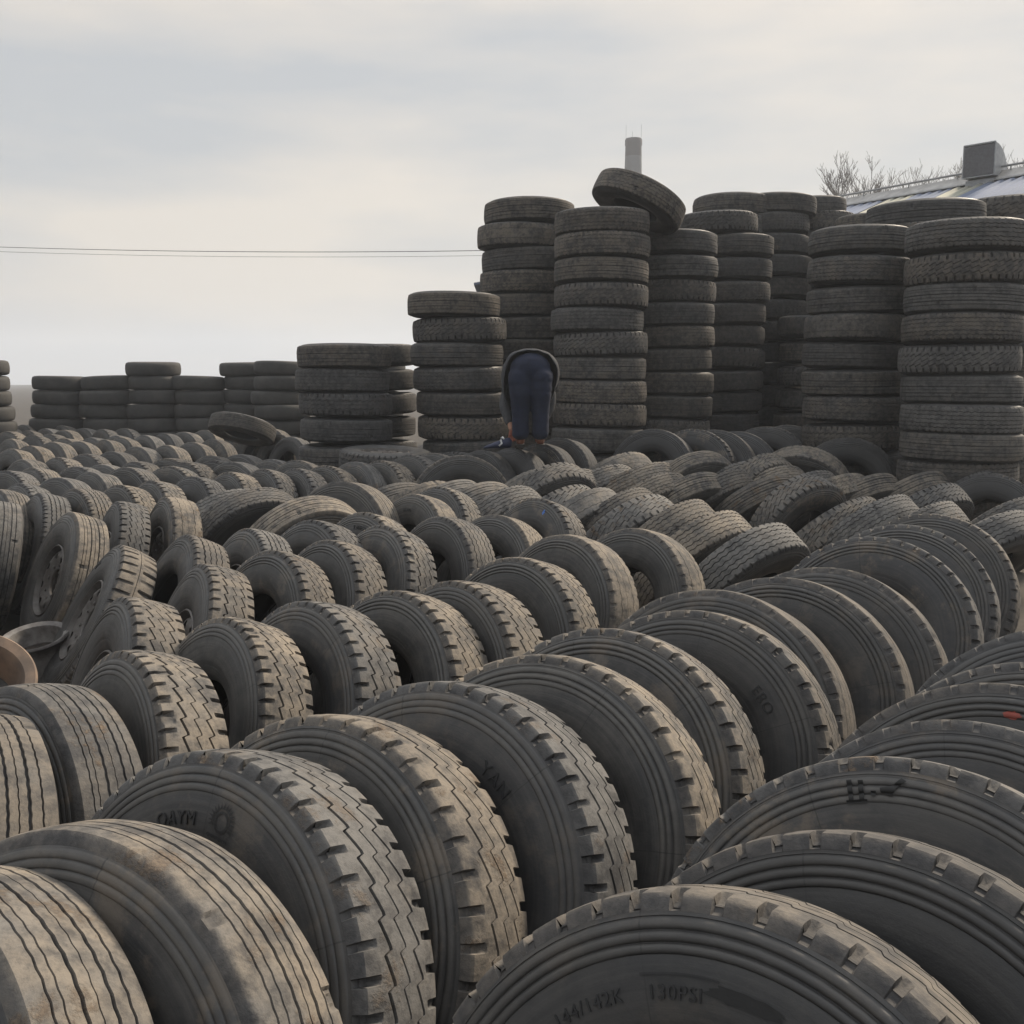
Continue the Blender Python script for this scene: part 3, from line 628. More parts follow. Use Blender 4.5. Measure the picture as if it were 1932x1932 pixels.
('Y6', 'B', (1.719, 10.289, 0.502), (0.4098, -0.5887, -0.6968), 1.007, 0.298, 0.85, 0, 0.81, 1, 0, 'ribbed tyre, fifth from the left of the second toppled row on the right', 'toppled tyres on the right'),
('Y7', 'D', (1.372, 10.252, 0.498), (0.4614, -0.5687, -0.6809), 0.994, 0.245, 0.97, 0, 5.16, 1, 0, 'fine zigzag tyre, fourth from the left of the second toppled row on the right', 'toppled tyres on the right'),
('Y8', 'D', (1.189, 10.671, 0.54), (0.4034, -0.5607, -0.7231), 0.994, 0.173, 0.77, 0.84, 0.26, 1, 0, 'fine zigzag tyre, third from the left of the second toppled row on the right', 'toppled tyres on the right'),
('Y9', 'D', (0.897, 10.726, 0.555), (0.4112, -0.5709, -0.7106), 0.996, 0.637, 0.9, 0.7, 4.46, 1, 0, 'fine zigzag tyre, second from the left of the second toppled row on the right', 'toppled tyres on the right'),
('Y10', 'D', (0.517, 10.532, 0.525), (0.4008, -0.5933, -0.6981), 0.986, 0.757, 0.63, 0.77, 2.4, 1, 0, 'fine zigzag tyre, leftmost of the second toppled row on the right', 'toppled tyres on the right'),
('X0', 'D', (3.569, 7.796, 0.443), (0.4029, -0.5758, -0.7115), 1.012, 0.96, 0.63, 0, 2.38, 1, 0, 'fine zigzag tyre, thirteenth from the left of the toppled row nearest the right stacks', 'toppled tyres before the stacks'),
('X1', 'D', (4.275, 8.908, 0.435), (0.3547, -0.6169, -0.7026), 0.985, 0.748, 0.77, 0, 2.61, 1, 0, 'fine zigzag tyre, fourteenth from the left of the toppled row nearest the right stacks', 'toppled tyres before the stacks'),
('X2', 'G', (4.683, 10.515, 0.523), (0.3581, -0.6014, -0.7142), 1.002, 0.964, 0.45, 0.28, 0.59, 1, 0, 'grooved tyre, twelfth from the left of the toppled row nearest the right stacks', 'toppled tyres before the stacks'),
('X3', 'A', (3.902, 9.727, 0.45), (0.3744, -0.615, -0.6939), 0.999, 0.85, 0.63, 0, 2.35, 1, 0, 'block tyre, eleventh from the left of the toppled row nearest the right stacks', 'toppled tyres before the stacks'),
('X4', 'B', (4.046, 10.462, 0.511), (0.3448, -0.6043, -0.7183), 0.997, 0.059, 0.63, 0, 1.24, 1, 0, 'ribbed tyre, tenth from the left of the toppled row nearest the right stacks', 'toppled tyres before the stacks'),
('X5', 'B', (3.541, 10.465, 0.502), (0.3401, -0.5848, -0.7364), 0.994, 0.103, 0.63, 0, 5.85, 1, 0, 'ribbed tyre, ninth from the left of the toppled row nearest the right stacks', 'toppled tyres before the stacks'),
('X6', 'F', (3.215, 10.449, 0.501), (0.3351, -0.5721, -0.7486), 1.01, 0.255, 0.97, 0, 4.53, 1, 0, 'honeycomb tyre, eighth from the left of the toppled row nearest the right stacks', 'toppled tyres before the stacks'),
('X7', 'D', (2.928, 10.483, 0.515), (0.3654, -0.5976, -0.7137), 0.994, 0.636, 0.85, 0, 1.12, 1, 0, 'fine zigzag tyre, seventh from the left of the toppled row nearest the right stacks', 'toppled tyres before the stacks'),
('X8', 'D', (2.636, 10.559, 0.543), (0.3817, -0.6415, -0.6654), 0.989, 0.323, 0.85, 0, 4.01, 1, 0, 'fine zigzag tyre, sixth from the left of the toppled row nearest the right stacks', 'toppled tyres before the stacks'),
('X9', 'D', (2.294, 10.826, 0.577), (0.3895, -0.5959, -0.7022), 1.0, 0.742, 0.9, 0.14, 0.18, 1, 0, 'fine zigzag tyre, fifth from the left of the toppled row nearest the right stacks', 'toppled tyres before the stacks'),
('X10', 'E', (1.929, 10.876, 0.57), (0.3793, -0.5549, -0.7405), 1.003, 0.258, 0.9, 0, 1.32, 1, 0, 'smooth worn tyre, fourth from the left of the toppled row nearest the right stacks', 'toppled tyres before the stacks'),
('X11', 'B', (1.553, 11.057, 0.593), (0.3367, -0.5714, -0.7484), 0.992, 0.773, 0.45, 0, 2.22, 1, 0, 'ribbed tyre, third from the left of the toppled row nearest the right stacks', 'toppled tyres before the stacks'),
('X12', 'D', (1.346, 10.68, 0.565), (0.3726, -0.6339, -0.6777), 1.005, 0.426, 0.97, 0, 2.56, 1, 0, 'fine zigzag tyre, second from the left of the toppled row nearest the right stacks', 'toppled tyres before the stacks'),
('X13', 'E', (1.09, 11.086, 0.636), (0.4365, -0.5836, -0.6848), 1.014, 0.508, 0.9, 0, 3.59, 1, 0, 'smooth worn tyre, leftmost of the toppled row nearest the right stacks', 'toppled tyres before the stacks'),
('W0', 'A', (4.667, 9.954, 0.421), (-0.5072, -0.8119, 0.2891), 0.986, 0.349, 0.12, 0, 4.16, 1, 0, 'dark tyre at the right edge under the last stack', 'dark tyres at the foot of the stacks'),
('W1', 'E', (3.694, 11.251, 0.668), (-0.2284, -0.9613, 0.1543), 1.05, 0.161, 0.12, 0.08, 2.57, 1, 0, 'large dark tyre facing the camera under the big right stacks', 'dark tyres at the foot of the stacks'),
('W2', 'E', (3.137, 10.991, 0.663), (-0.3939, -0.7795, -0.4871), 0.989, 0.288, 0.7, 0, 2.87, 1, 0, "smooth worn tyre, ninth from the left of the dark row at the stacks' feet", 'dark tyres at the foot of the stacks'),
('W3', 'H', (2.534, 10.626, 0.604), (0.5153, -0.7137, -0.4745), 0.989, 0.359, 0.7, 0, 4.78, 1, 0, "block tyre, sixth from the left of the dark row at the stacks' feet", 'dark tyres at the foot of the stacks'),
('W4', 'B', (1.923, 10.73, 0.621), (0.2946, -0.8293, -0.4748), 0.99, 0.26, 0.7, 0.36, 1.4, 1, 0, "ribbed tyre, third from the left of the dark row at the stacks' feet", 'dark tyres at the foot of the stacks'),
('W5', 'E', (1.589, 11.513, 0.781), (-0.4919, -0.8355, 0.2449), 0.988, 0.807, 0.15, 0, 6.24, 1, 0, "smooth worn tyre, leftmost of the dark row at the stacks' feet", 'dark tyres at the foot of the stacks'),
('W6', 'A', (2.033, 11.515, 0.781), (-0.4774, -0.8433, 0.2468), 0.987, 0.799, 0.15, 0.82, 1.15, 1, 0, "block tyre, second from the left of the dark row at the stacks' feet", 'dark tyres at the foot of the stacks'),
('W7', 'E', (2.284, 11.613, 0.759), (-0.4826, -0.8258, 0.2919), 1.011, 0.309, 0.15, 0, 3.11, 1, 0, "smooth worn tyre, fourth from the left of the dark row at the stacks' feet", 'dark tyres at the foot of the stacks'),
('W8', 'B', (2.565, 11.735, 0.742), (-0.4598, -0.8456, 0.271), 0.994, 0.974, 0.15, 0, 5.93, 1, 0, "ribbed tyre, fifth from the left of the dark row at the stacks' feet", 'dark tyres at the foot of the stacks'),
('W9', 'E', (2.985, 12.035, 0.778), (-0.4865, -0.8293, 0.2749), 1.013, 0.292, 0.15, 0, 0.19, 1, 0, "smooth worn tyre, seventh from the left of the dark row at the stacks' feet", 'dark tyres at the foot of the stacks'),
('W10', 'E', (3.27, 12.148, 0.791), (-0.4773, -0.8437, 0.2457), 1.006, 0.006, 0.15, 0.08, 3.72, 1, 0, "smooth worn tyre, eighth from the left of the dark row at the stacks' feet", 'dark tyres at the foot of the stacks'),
('F10', 'H', (-4.919, 9.916, 0.489), (-0.5236, -0.8215, 0.2258), 0.92, 0.969, 0.77, 0.24, 2.39, 0, 0, 'block tyre, leftmost of the nearest far left row', 'tyres in the far left rows'),
('F11', 'G', (-4.798, 10.205, 0.491), (-0.6291, -0.7469, 0.2154), 0.923, 0.524, 0.9, 0.85, 0.46, 0, 0, 'grooved tyre, second from the left of the nearest far left row', 'tyres in the far left rows'),
('F12', 'B', (-4.134, 9.283, 0.485), (-0.5409, -0.8131, 0.215), 0.913, 0.89, 0.85, 0, 4.68, 0, 0, 'ribbed tyre, third from the left of the nearest far left row', 'tyres in the far left rows'),
('F13', 'B', (-4.069, 9.85, 0.483), (-0.6087, -0.7651, 0.2102), 0.91, 0.73, 0.9, 0, 1.78, 0, 0, 'ribbed tyre, fifth from the left of the nearest far left row', 'tyres in the far left rows'),
('F14', 'G', (-3.854, 10.217, 0.492), (-0.5396, -0.8201, 0.1903), 0.927, 0.681, 0.63, 0.3, 1.97, 0, 0, 'grooved tyre, seventh from the left of the nearest far left row', 'tyres in the far left rows'),
('F15', 'A', (-4.434, 10.357, 0.491), (-0.5262, -0.8167, 0.2369), 0.924, 0.821, 0.77, 0, 3.34, 0, 0, 'block tyre, fourth from the left of the nearest far left row', 'tyres in the far left rows'),
('F16', 'B', (-4.334, 10.786, 0.483), (-0.5135, -0.8265, 0.2308), 0.909, 0.724, 0.97, 0, 4.89, 0, 0, 'ribbed tyre, sixth from the left of the nearest far left row', 'tyres in the far left rows'),
('F17', 'A', (-3.531, 10.513, 0.485), (-0.5204, -0.8249, 0.2207), 0.913, 0.61, 0.97, 0.55, 1.02, 0, 0, 'block tyre, tenth from the left of the nearest far left row', 'tyres in the far left rows'),
('F18', 'A', (-4.116, 11.152, 0.486), (-0.6261, -0.7523, 0.2052), 0.915, 0.116, 0.45, 0.03, 2.59, 0, 0, 'block tyre, eighth from the left of the nearest far left row', 'tyres in the far left rows'),
('F19', 'A', (-3.461, 10.886, 0.492), (-0.6224, -0.7695, 0.1432), 0.926, 0.08, 0.63, 0, 1.79, 0, 0, 'block tyre, eleventh from the left of the nearest far left row', 'tyres in the far left rows'),
('F110', 'H', (-3.808, 11.354, 0.495), (-0.5163, -0.8413, 0.16), 0.932, 0.007, 0.63, 0.39, 4.8, 0, 0, 'block tyre, ninth from the left of the nearest far left row', 'tyres in the far left rows'),
('F20', 'B', (-5.486, 11.487, 0.483), (-0.6041, -0.7785, 0.1699), 0.909, 0.518, 0.85, 0.07, 2.78, 0, 0, 'ribbed tyre, leftmost of the second far left row', 'tyres in the far left rows'),
('F21', 'A', (-5.139, 11.527, 0.493), (-0.6349, -0.7374, 0.2304), 0.929, 0.317, 0.85, 0, 1.1, 0, 0, 'block tyre, second from the left of the second far left row', 'tyres in the far left rows'),
('F22', 'A', (-5.151, 12.305, 0.486), (-0.5221, -0.8227, 0.2249), 0.916, 0.326, 0.45, 0, 3.0, 0, 0, 'block tyre, third from the left of the second far left row', 'tyres in the far left rows'),
('F23', 'B', (-4.912, 12.58, 0.491), (-0.5403, -0.8209, 0.1851), 0.923, 0.563, 0.45, 0, 0.59, 0, 0, 'ribbed tyre, fourth from the left of the second far left row', 'tyres in the far left rows'),
('F24', 'B', (-5.018, 13.697, 0.484), (-0.5556, -0.8089, 0.1923), 0.91, 0.809, 0.85, 0.55, 3.82, 0, 0, 'ribbed tyre, fifth from the left of the second far left row', 'tyres in the far left rows'),
('F25', 'B', (-4.646, 13.732, 0.493), (-0.6168, -0.7533, 0.2281), 0.928, 0.294, 0.97, 0, 1.46, 0, 0, 'ribbed tyre, sixth from the left of the second far left row', 'tyres in the far left rows'),
('F26', 'B', (-4.582, 14.602, 0.488), (-0.5591, -0.7887, 0.2557), 0.92, 0.209, 0.77, 0, 0.26, 0, 0, 'ribbed tyre, seventh from the left of the second far left row', 'tyres in the far left rows'),
('F27', 'B', (-4.427, 15.137, 0.492), (-0.5863, -0.7802, 0.2179), 0.927, 0.08, 0.45, 0.7, 3.6, 0, 0, 'ribbed tyre, eighth from the left of the second far left row', 'tyres in the far left rows'),
('F28', 'A', (-3.304, 11.377, 0.482), (-0.5662, -0.81, 0.1526), 0.907, 0.291, 0.45, 0.67, 1.8, 0, 0, 'block tyre, tenth from the left of the second far left row', 'tyres in the far left rows'),
('F29', 'B', (-2.94, 10.809, 0.499), (-0.5393, -0.8296, 0.1446), 0.931, 0.834, 0.97, 0, 1.07, 0, 0, 'ribbed tyre, eleventh from the left of the second far left row', 'tyres in the far left rows'),
('F210', 'E', (-2.652, 11.177, 0.511), (-0.5675, -0.7866, 0.2433), 0.906, 0.76, 0.85, 0.75, 0.61, 0, 0, 'smooth worn tyre, thirteenth from the left of the second far left row', 'tyres in the far left rows'),
('F211', 'E', (-2.26, 10.646, 0.531), (-0.5634, -0.784, 0.2608), 0.923, 0.223, 0.9, 0, 2.34, 0, 0, 'smooth worn tyre, fourteenth from the left of the second far left row', 'tyres in the far left rows'),
('F212', 'B', (-3.548, 12.054, 0.483), (-0.5656, -0.7992, 0.2032), 0.909, 0.196, 0.45, 0.38, 4.23, 0, 0, 'ribbed tyre, ninth from the left of the second far left row', 'tyres in the far left rows'),
('F213', 'B', (-3.227, 12.149, 0.487), (-0.531, -0.8319, 0.1611), 0.917, 0.714, 0.63, 0.11, 2.56, 0, 0, 'ribbed tyre, twelfth from the left of the second far left row', 'tyres in the far left rows'),
('F30', 'B', (-6.517, 13.267, 0.483), (-0.5519, -0.7925, 0.2595), 0.91, 0.088, 0.85, 0, 2.53, 0, 0, 'ribbed tyre, leftmost of the third far left row', 'tyres in the far left rows'),
('F31', 'B', (-6.543, 13.919, 0.484), (-0.5438, -0.8203, 0.1774), 0.911, 0.184, 0.85, 0.88, 4.57, 0, 0, 'ribbed tyre, second from the left of the third far left row', 'tyres in the far left rows'),
('F32', 'B', (-6.548, 14.62, 0.489), (-0.5491, -0.818, 0.1716), 0.92, 0.455, 0.97, 0.23, 2.4, 0, 0, 'ribbed tyre, third from the left of the third far left row', 'tyres in the far left rows'),
('F33', 'B', (-6.321, 14.876, 0.486), (-0.5012, -0.8236, 0.2655), 0.916, 0.388, 0.97, 0.22, 5.08, 0, 0, 'ribbed tyre, fourth from the left of the third far left row', 'tyres in the far left rows'),
('F34', 'B', (-6.023, 15.116, 0.491), (-0.6299, -0.7407, 0.2335), 0.925, 0.221, 0.63, 0.74, 2.09, 0, 0, 'ribbed tyre, fifth from the left of the third far left row', 'tyres in the far left rows'),
('F35', 'B', (-6.111, 15.976, 0.482), (-0.5624, -0.7821, 0.2683), 0.909, 0.084, 0.9, 0, 5.84, 0, 0, 'ribbed tyre, sixth from the left of the third far left row', 'tyres in the far left rows'),
('F36', 'B', (-5.822, 16.252, 0.492), (-0.6014, -0.7786, 0.1793), 0.925, 0.946, 0.97, 0, 3.54, 0, 0, 'ribbed tyre, seventh from the left of the third far left row', 'tyres in the far left rows'),
('F37', 'B', (-5.812, 17.15, 0.484), (-0.6115, -0.7745, 0.1617), 0.912, 0.894, 0.45, 0, 2.81, 0, 0, 'ribbed tyre, eighth from the left of the third far left row', 'tyres in the far left rows'),
('F38', 'B', (-5.678, 17.749, 0.483), (-0.5111, -0.8423, 0.171), 0.908, 0.582, 0.97, 0.26, 1.61, 0, 0, 'ribbed tyre, ninth from the left of the third far left row', 'tyres in the far left rows'),
('F39', 'E', (-5.522, 18.343, 0.485), (-0.5521, -0.7881, 0.2721), 0.916, 0.207, 0.9, 0, 1.84, 0, 0, 'smooth worn tyre, tenth from the left of the third far left row', 'tyres in the far left rows'),
('F310', 'B', (-5.66, 19.879, 0.486), (-0.5492, -0.8105, 0.2035), 0.914, 0.122, 0.63, 0, 5.15, 0, 0, 'ribbed tyre, eleventh from the left of the third far left row', 'tyres in the far left rows'),
('F40', 'B', (-7.634, 15.553, 0.483), (-0.6023, -0.7621, 0.2376), 0.911, 0.017, 0.9, 0.16, 5.06, 0, 0, 'ribbed tyre, leftmost of the fourth far left row', 'tyres in the far left rows'),
('F41', 'A', (-7.59, 16.216, 0.495), (-0.5356, -0.8121, 0.2314), 0.932, 0.128, 0.45, 0, 0.45, 0, 0, 'block tyre, second from the left of the fourth far left row', 'tyres in the far left rows'),
('F42', 'A', (-7.45, 16.52, 0.496), (-0.5961, -0.778, 0.1984), 0.933, 0.074, 0.45, 0.42, 1.76, 0, 0, 'block tyre, third from the left of the fourth far left row', 'tyres in the far left rows'),
('F43', 'B', (-6.699, 15.37, 0.493), (-0.5103, -0.8472, 0.1476), 0.928, 0.151, 0.9, 0, 4.06, 0, 0, 'ribbed tyre, fourth from the left of the fourth far left row', 'tyres in the far left rows'),
('F44', 'B', (-6.428, 15.708, 0.489), (-0.5689, -0.8094, 0.1454), 0.921, 0.935, 0.77, 0.1, 0.05, 0, 0, 'ribbed tyre, fifth from the left of the fourth far left row', 'tyres in the far left rows'),
('F45', 'B', (-6.35, 16.417, 0.487), (-0.64, -0.739, 0.2105), 0.916, 0.647, 0.97, 0.16, 4.05, 0, 0, 'ribbed tyre, sixth from the left of the fourth far left row', 'tyres in the far left rows'),
('F50', 'A', (-8.569, 17.462, 0.494), (-0.5231, -0.8391, 0.149), 0.931, 0.165, 0.97, 0, 3.02, 0, 0, 'block tyre, leftmost of the fifth far left row', 'tyres in the far left rows'),
('F51', 'H', (-8.683, 18.343, 0.481), (-0.5652, -0.7805, 0.267), 0.908, 0.164, 0.45, 0.64, 5.93, 0, 0, 'block tyre, second from the left of the fifth far left row', 'tyres in the far left rows'),
('F52', 'B', (-8.533, 18.813, 0.487), (-0.5451, -0.8256, 0.1461), 0.917, 0.849, 0.85, 0.33, 4.66, 0, 0, 'ribbed tyre, third from the left of the fifth far left row', 'tyres in the far left rows'),
('F53', 'B', (-7.963, 18.233, 0.488), (-0.516, -0.8387, 0.1744), 0.917, 0.006, 0.9, 0, 2.51, 0, 0, 'ribbed tyre, fourth from the left of the fifth far left row', 'tyres in the far left rows'),
('F54', 'B', (-7.992, 19.164, 0.482), (-0.554, -0.8195, 0.1463), 0.907, 0.683, 0.77, 0, 5.4, 0, 0, 'ribbed tyre, fifth from the left of the fifth far left row', 'tyres in the far left rows'),
('F55', 'A', (-7.362, 18.45, 0.489), (-0.6435, -0.7477, 0.1639), 0.92, 0.644, 0.45, 0.44, 1.19, 0, 0, 'block tyre, sixth from the left of the fifth far left row', 'tyres in the far left rows'),
('F56', 'A', (-7.24, 19.113, 0.483), (-0.5608, -0.8003, 0.2122), 0.909, 0.672, 0.63, 0, 3.46, 0, 0, 'block tyre, seventh from the left of the fifth far left row', 'tyres in the far left rows'),
('F57', 'H', (-7.461, 20.209, 0.489), (-0.5545, -0.8178, 0.1541), 0.921, 0.037, 0.63, 0, 0.59, 0, 0, 'block tyre, eighth from the left of the fifth far left row', 'tyres in the far left rows'),
('F58', 'H', (-7.169, 20.455, 0.494), (-0.6296, -0.7447, 0.2213), 0.93, 0.358, 0.45, 0, 3.6, 0, 0, 'block tyre, ninth from the left of the fifth far left row', 'tyres in the far left rows'),
('F59', 'H', (-7.158, 21.78, 0.489), (-0.5412, -0.8289, 0.1416), 0.921, 0.058, 0.63, 0.71, 4.82, 0, 0, 'block tyre, tenth from the left of the fifth far left row', 'tyres in the far left rows'),
('F510', 'B', (-6.87, 22.148, 0.487), (-0.5718, -0.791, 0.2177), 0.917, 0.765, 0.85, 0.38, 5.35, 0, 0, 'ribbed tyre, eleventh from the left of the fifth far left row', 'tyres in the far left rows'),
('F60', 'B', (-9.509, 19.244, 0.494), (-0.5878, -0.773, 0.2386), 0.931, 0.79, 0.45, 0, 1.65, 0, 0, 'ribbed tyre, leftmost of the rearmost far left row', 'tyres in the far left rows'),
('F61', 'B', (-9.523, 19.986, 0.494), (-0.5489, -0.8114, 0.2009), 0.929, 0.427, 0.9, 0, 3.64, 0, 0, 'ribbed tyre, second from the left of the rearmost far left row', 'tyres in the far left rows'),
('F62', 'B', (-9.444, 20.619, 0.486), (-0.5415, -0.8263, 0.1551), 0.915, 0.131, 0.45, 0.3, 4.4, 0, 0, 'ribbed tyre, third from the left of the rearmost far left row', 'tyres in the far left rows'),
('F63', 'B', (-8.694, 19.78, 0.493), (-0.512, -0.8233, 0.245), 0.929, 0.459, 0.9, 0.31, 3.55, 0, 0, 'ribbed tyre, fourth from the left of the rearmost far left row', 'tyres in the far left rows'),
('F64', 'A', (-8.87, 21.025, 0.483), (-0.5541, -0.8175, 0.1571), 0.908, 0.494, 0.77, 0, 4.58, 0, 0, 'block tyre, fifth from the left of the rearmost far left row', 'tyres in the far left rows'),
('F65', 'B', (-8.416, 20.98, 0.488), (-0.5449, -0.8248, 0.1508), 0.918, 0.061, 0.9, 0, 1.7, 0, 0, 'ribbed tyre, sixth from the left of the rearmost far left row', 'tyres in the far left rows'),
('F66', 'B', (-8.366, 21.823, 0.482), (-0.5896, -0.789, 0.173), 0.908, 0.471, 0.63, 0, 2.81, 0, 0, 'ribbed tyre, seventh from the left of the rearmost far left row', 'tyres in the far left rows'),
('F70', 'B', (-5.587, 21.221, 0.484), (-0.6092, -0.7795, 0.1458), 0.912, 0.465, 0.77, 0, 1.17, 0, 0, 'ribbed tyre, third from the left of the right end far left row', 'tyres in the far left rows'),
('F71', 'B', (-4.575, 18.292, 0.483), (-0.5469, -0.8152, 0.1906), 0.909, 0.823, 0.97, 0.34, 0.85, 0, 0, 'ribbed tyre, fourth from the left of the right end far left row', 'tyres in the far left rows'),
('F72', 'B', (-4.331, 18.493, 0.493), (-0.5668, -0.8034, 0.1824), 0.927, 0.258, 0.97, 0.84, 3.22, 0, 0, 'ribbed tyre, sixth from the left of the right end far left row', 'tyres in the far left rows'),
('F73', 'B', (-4.468, 20.629, 0.49), (-0.5749, -0.7752, 0.2617), 0.924, 0.946, 0.63, 0, 2.59, 0, 0, 'ribbed tyre, ninth from the left of the right end far left row', 'tyres in the far left rows'),
('F74', 'B', (-3.445, 15.944, 0.488), (-0.6088, -0.7627, 0.2181), 0.918, 0.83, 0.77, 0, 4.02, 0, 0, 'ribbed tyre, tenth from the left of the right end far left row', 'tyres in the far left rows'),
('F75', 'B', (-3.751, 16.434, 0.495), (-0.6148, -0.7547, 0.2291), 0.933, 0.199, 0.63, 0.73, 2.21, 0, 0, 'ribbed tyre, seventh from the left of the right end far left row', 'tyres in the far left rows'),
('F76', 'A', (-6.588, 22.529, 0.485), (-0.6021, -0.7629, 0.2353), 0.914, 0.924, 0.97, 0.66, 2.09, 0, 0, 'block tyre, leftmost of the right end far left row', 'tyres in the far left rows'),
('F77', 'H', (-6.329, 23.18, 0.484), (-0.6192, -0.7614, 0.1918), 0.91, 0.876, 0.77, 0.88, 2.6, 0, 0, 'block tyre, second from the left of the right end far left row', 'tyres in the far left rows'),
('F78', 'B', (-5.622, 22.917, 0.485), (-0.5179, -0.8399, 0.1625), 0.913, 0.76, 0.45, 0, 2.1, 0, 0, 'ribbed tyre, fifth from the left of the right end far left row', 'tyres in the far left rows'),
('F79', 'B', (-5.245, 22.986, 0.483), (-0.6025, -0.7779, 0.1785), 0.908, 0.776, 0.77, 0, 6.04, 0, 0, 'ribbed tyre, eighth from the left of the right end far left row', 'tyres in the far left rows'),
('S1_0', 'B', (-0.721, 12.943, 2.758), (0.016, 0.003, 1.0), 1.095, 0.026, 0.46, 0.38, 5.86, 1, 0, 'ribbed tyre, topmost of the short stack left of the bent man', 'tyres in the short stack left of the bent man'),
('S1_1', 'A', (-0.654, 12.993, 2.456), (-0.022, -0.007, 1.0), 1.12, 0.429, 0.32, 0, 4.1, 1, 0, 'block tyre, second from the top of the short stack left of the bent man', 'tyres in the short stack left of the bent man'),
('S1_2', 'B', (-0.691, 12.967, 2.157), (0.007, -0.013, 1.0), 1.104, 0.604, 0.34, 0.29, 1.85, 1, 0, 'ribbed tyre, third from the top of the short stack left of the bent man', 'tyres in the short stack left of the bent man'),
('S1_3', 'D', (-0.653, 12.976, 1.867), (-0.01, -0.024, 1.0), 1.116, 0.705, 0.39, 0.21, 2.59, 1, 0, 'fine zigzag tyre, fourth from the top of the short stack left of the bent man', 'tyres in the short stack left of the bent man'),
('S1_4', 'B', (-0.628, 12.973, 1.563), (0.014, -0.02, 1.0), 1.098, 0.365, 0.32, 0, 1.84, 1, 0, 'ribbed tyre, fifth from the top of the short stack left of the bent man', 'tyres in the short stack left of the bent man'),
('S1_5', 'A', (-0.606, 12.997, 1.258), (0.013, -0.003, 1.0), 1.116, 0.027, 0.5, 0, 5.91, 1, 0, 'block tyre, sixth from the top of the short stack left of the bent man', 'tyres in the short stack left of the bent man'),
('S1_6', 'B', (-0.548, 12.996, 0.969), (-0.023, -0.009, 1.0), 1.106, 0.654, 0.45, 0, 1.97, 1, 0, 'ribbed tyre, seventh from the top of the short stack left of the bent man', 'tyres in the short stack left of the bent man'),
('S1_7', 'A', (-0.643, 12.987, 0.671), (-0.004, -0.003, 1.0), 1.119, 0.962, 0.38, 0.4, 4.51, 1, 0, 'tyre at the bottom of the short stack left of the bent man, covered from view', 'tyres in the short stack left of the bent man'),
('S2_0', 'B', (0.233, 14.067, 4.026), (0.002, 0.023, 1.0), 1.153, 0.063, 0.43, 0, 4.17, 1, 0, 'ribbed tyre, topmost of the tall stack behind the bent man', 'tyres in the tall stack behind the bent man'),
('S2_1', 'E', (0.152, 14.034, 3.712), (0.019, -0.004, 1.0), 1.179, 0.194, 0.54, 0.25, 5.65, 1, 0, 'smooth worn tyre, second from the top of the tall stack behind the bent man', 'tyres in the tall stack behind the bent man'),
('S2_2', 'B', (0.212, 14.06, 3.413), (-0.028, 0.004, 1.0), 1.176, 0.566, 0.32, 0, 5.65, 1, 0, 'ribbed tyre, third from the top of the tall stack behind the bent man', 'tyres in the tall stack behind the bent man'),
('S2_3', 'D', (0.173, 14.048, 3.132), (-0.006, -0.014, 1.0), 1.156, 0.067, 0.53, 0, 1.94, 1, 0, 'fine zigzag tyre, fourth from the top of the tall stack behind the bent man', 'tyres in the tall stack behind the bent man'),
('S2_4', 'B', (0.184, 14.076, 2.832), (0.004, -0.007, 1.0), 1.157, 0.188, 0.42, 0, 4.27, 1, 0, 'ribbed tyre, fifth from the top of the tall stack behind the bent man', 'tyres in the tall stack behind the bent man'),
('S2_5', 'B', (0.212, 14.09, 2.528), (-0.009, -0.013, 1.0), 1.175, 0.37, 0.38, 0, 4.84, 1, 0, 'ribbed tyre, sixth from the top of the tall stack behind the bent man', 'tyres in the tall stack behind the bent man'),
('S2_6', 'B', (0.199, 14.055, 2.229), (0.021, 0.006, 1.0), 1.154, 0.058, 0.27, 0, 5.35, 1, 0, 'ribbed tyre, seventh from the top of the tall stack behind the bent man', 'tyres in the tall stack behind the bent man'),
('S2_7', 'E', (0.213, 14.033, 1.914), (0.02, -0.0, 1.0), 1.155, 0.784, 0.52, 0, 0.87, 1, 0, 'smooth worn tyre, eighth from the top of the tall stack behind the bent man', 'tyres in the tall stack behind the bent man'),
('S2_8', 'B', (0.227, 14.085, 1.605), (-0.024, 0.011, 1.0), 1.156, 0.235, 0.35, 0.05, 5.62, 1, 0, 'ribbed tyre, ninth from the top of the tall stack behind the bent man', 'tyres in the tall stack behind the bent man'),
('S2_9', 'D', (0.228, 14.072, 1.287), (0.018, -0.009, 1.0), 1.175, 0.058, 0.35, 0, 3.14, 1, 0, 'fine zigzag tyre, tenth from the top of the tall stack behind the bent man', 'tyres in the tall stack behind the bent man'),
('S2_10', 'B', (0.203, 14.054, 0.982), (0.007, 0.015, 1.0), 1.15, 0.02, 0.52, 0.33, 1.32, 1, 0, 'tyre at the bottom of the tall stack behind the bent man, covered from view', 'tyres in the tall stack behind the bent man'),
('S2_11', 'B', (0.203, 14.042, 0.678), (0.001, 0.004, 1.0), 1.162, 0.645, 0.32, 0.3, 5.48, 1, 0, 'tyre at the bottom of the tall stack behind the bent man, covered from view', 'tyres in the tall stack behind the bent man'),
('S3_0', 'D', (1.08, 12.633, 3.702), (-0.011, -0.024, 1.0), 1.082, 0.061, 0.38, 0.21, 2.41, 1, 0, 'fine zigzag tyre, topmost of the tall stack right of the bent man', 'tyres in the tall stack right of the bent man'),
('S3_1', 'D', (1.087, 12.638, 3.418), (-0.001, 0.01, 1.0), 1.099, 0.271, 0.56, 0, 3.16, 1, 0, 'fine zigzag tyre, second from the top of the tall stack right of the bent man', 'tyres in the tall stack right of the bent man'),
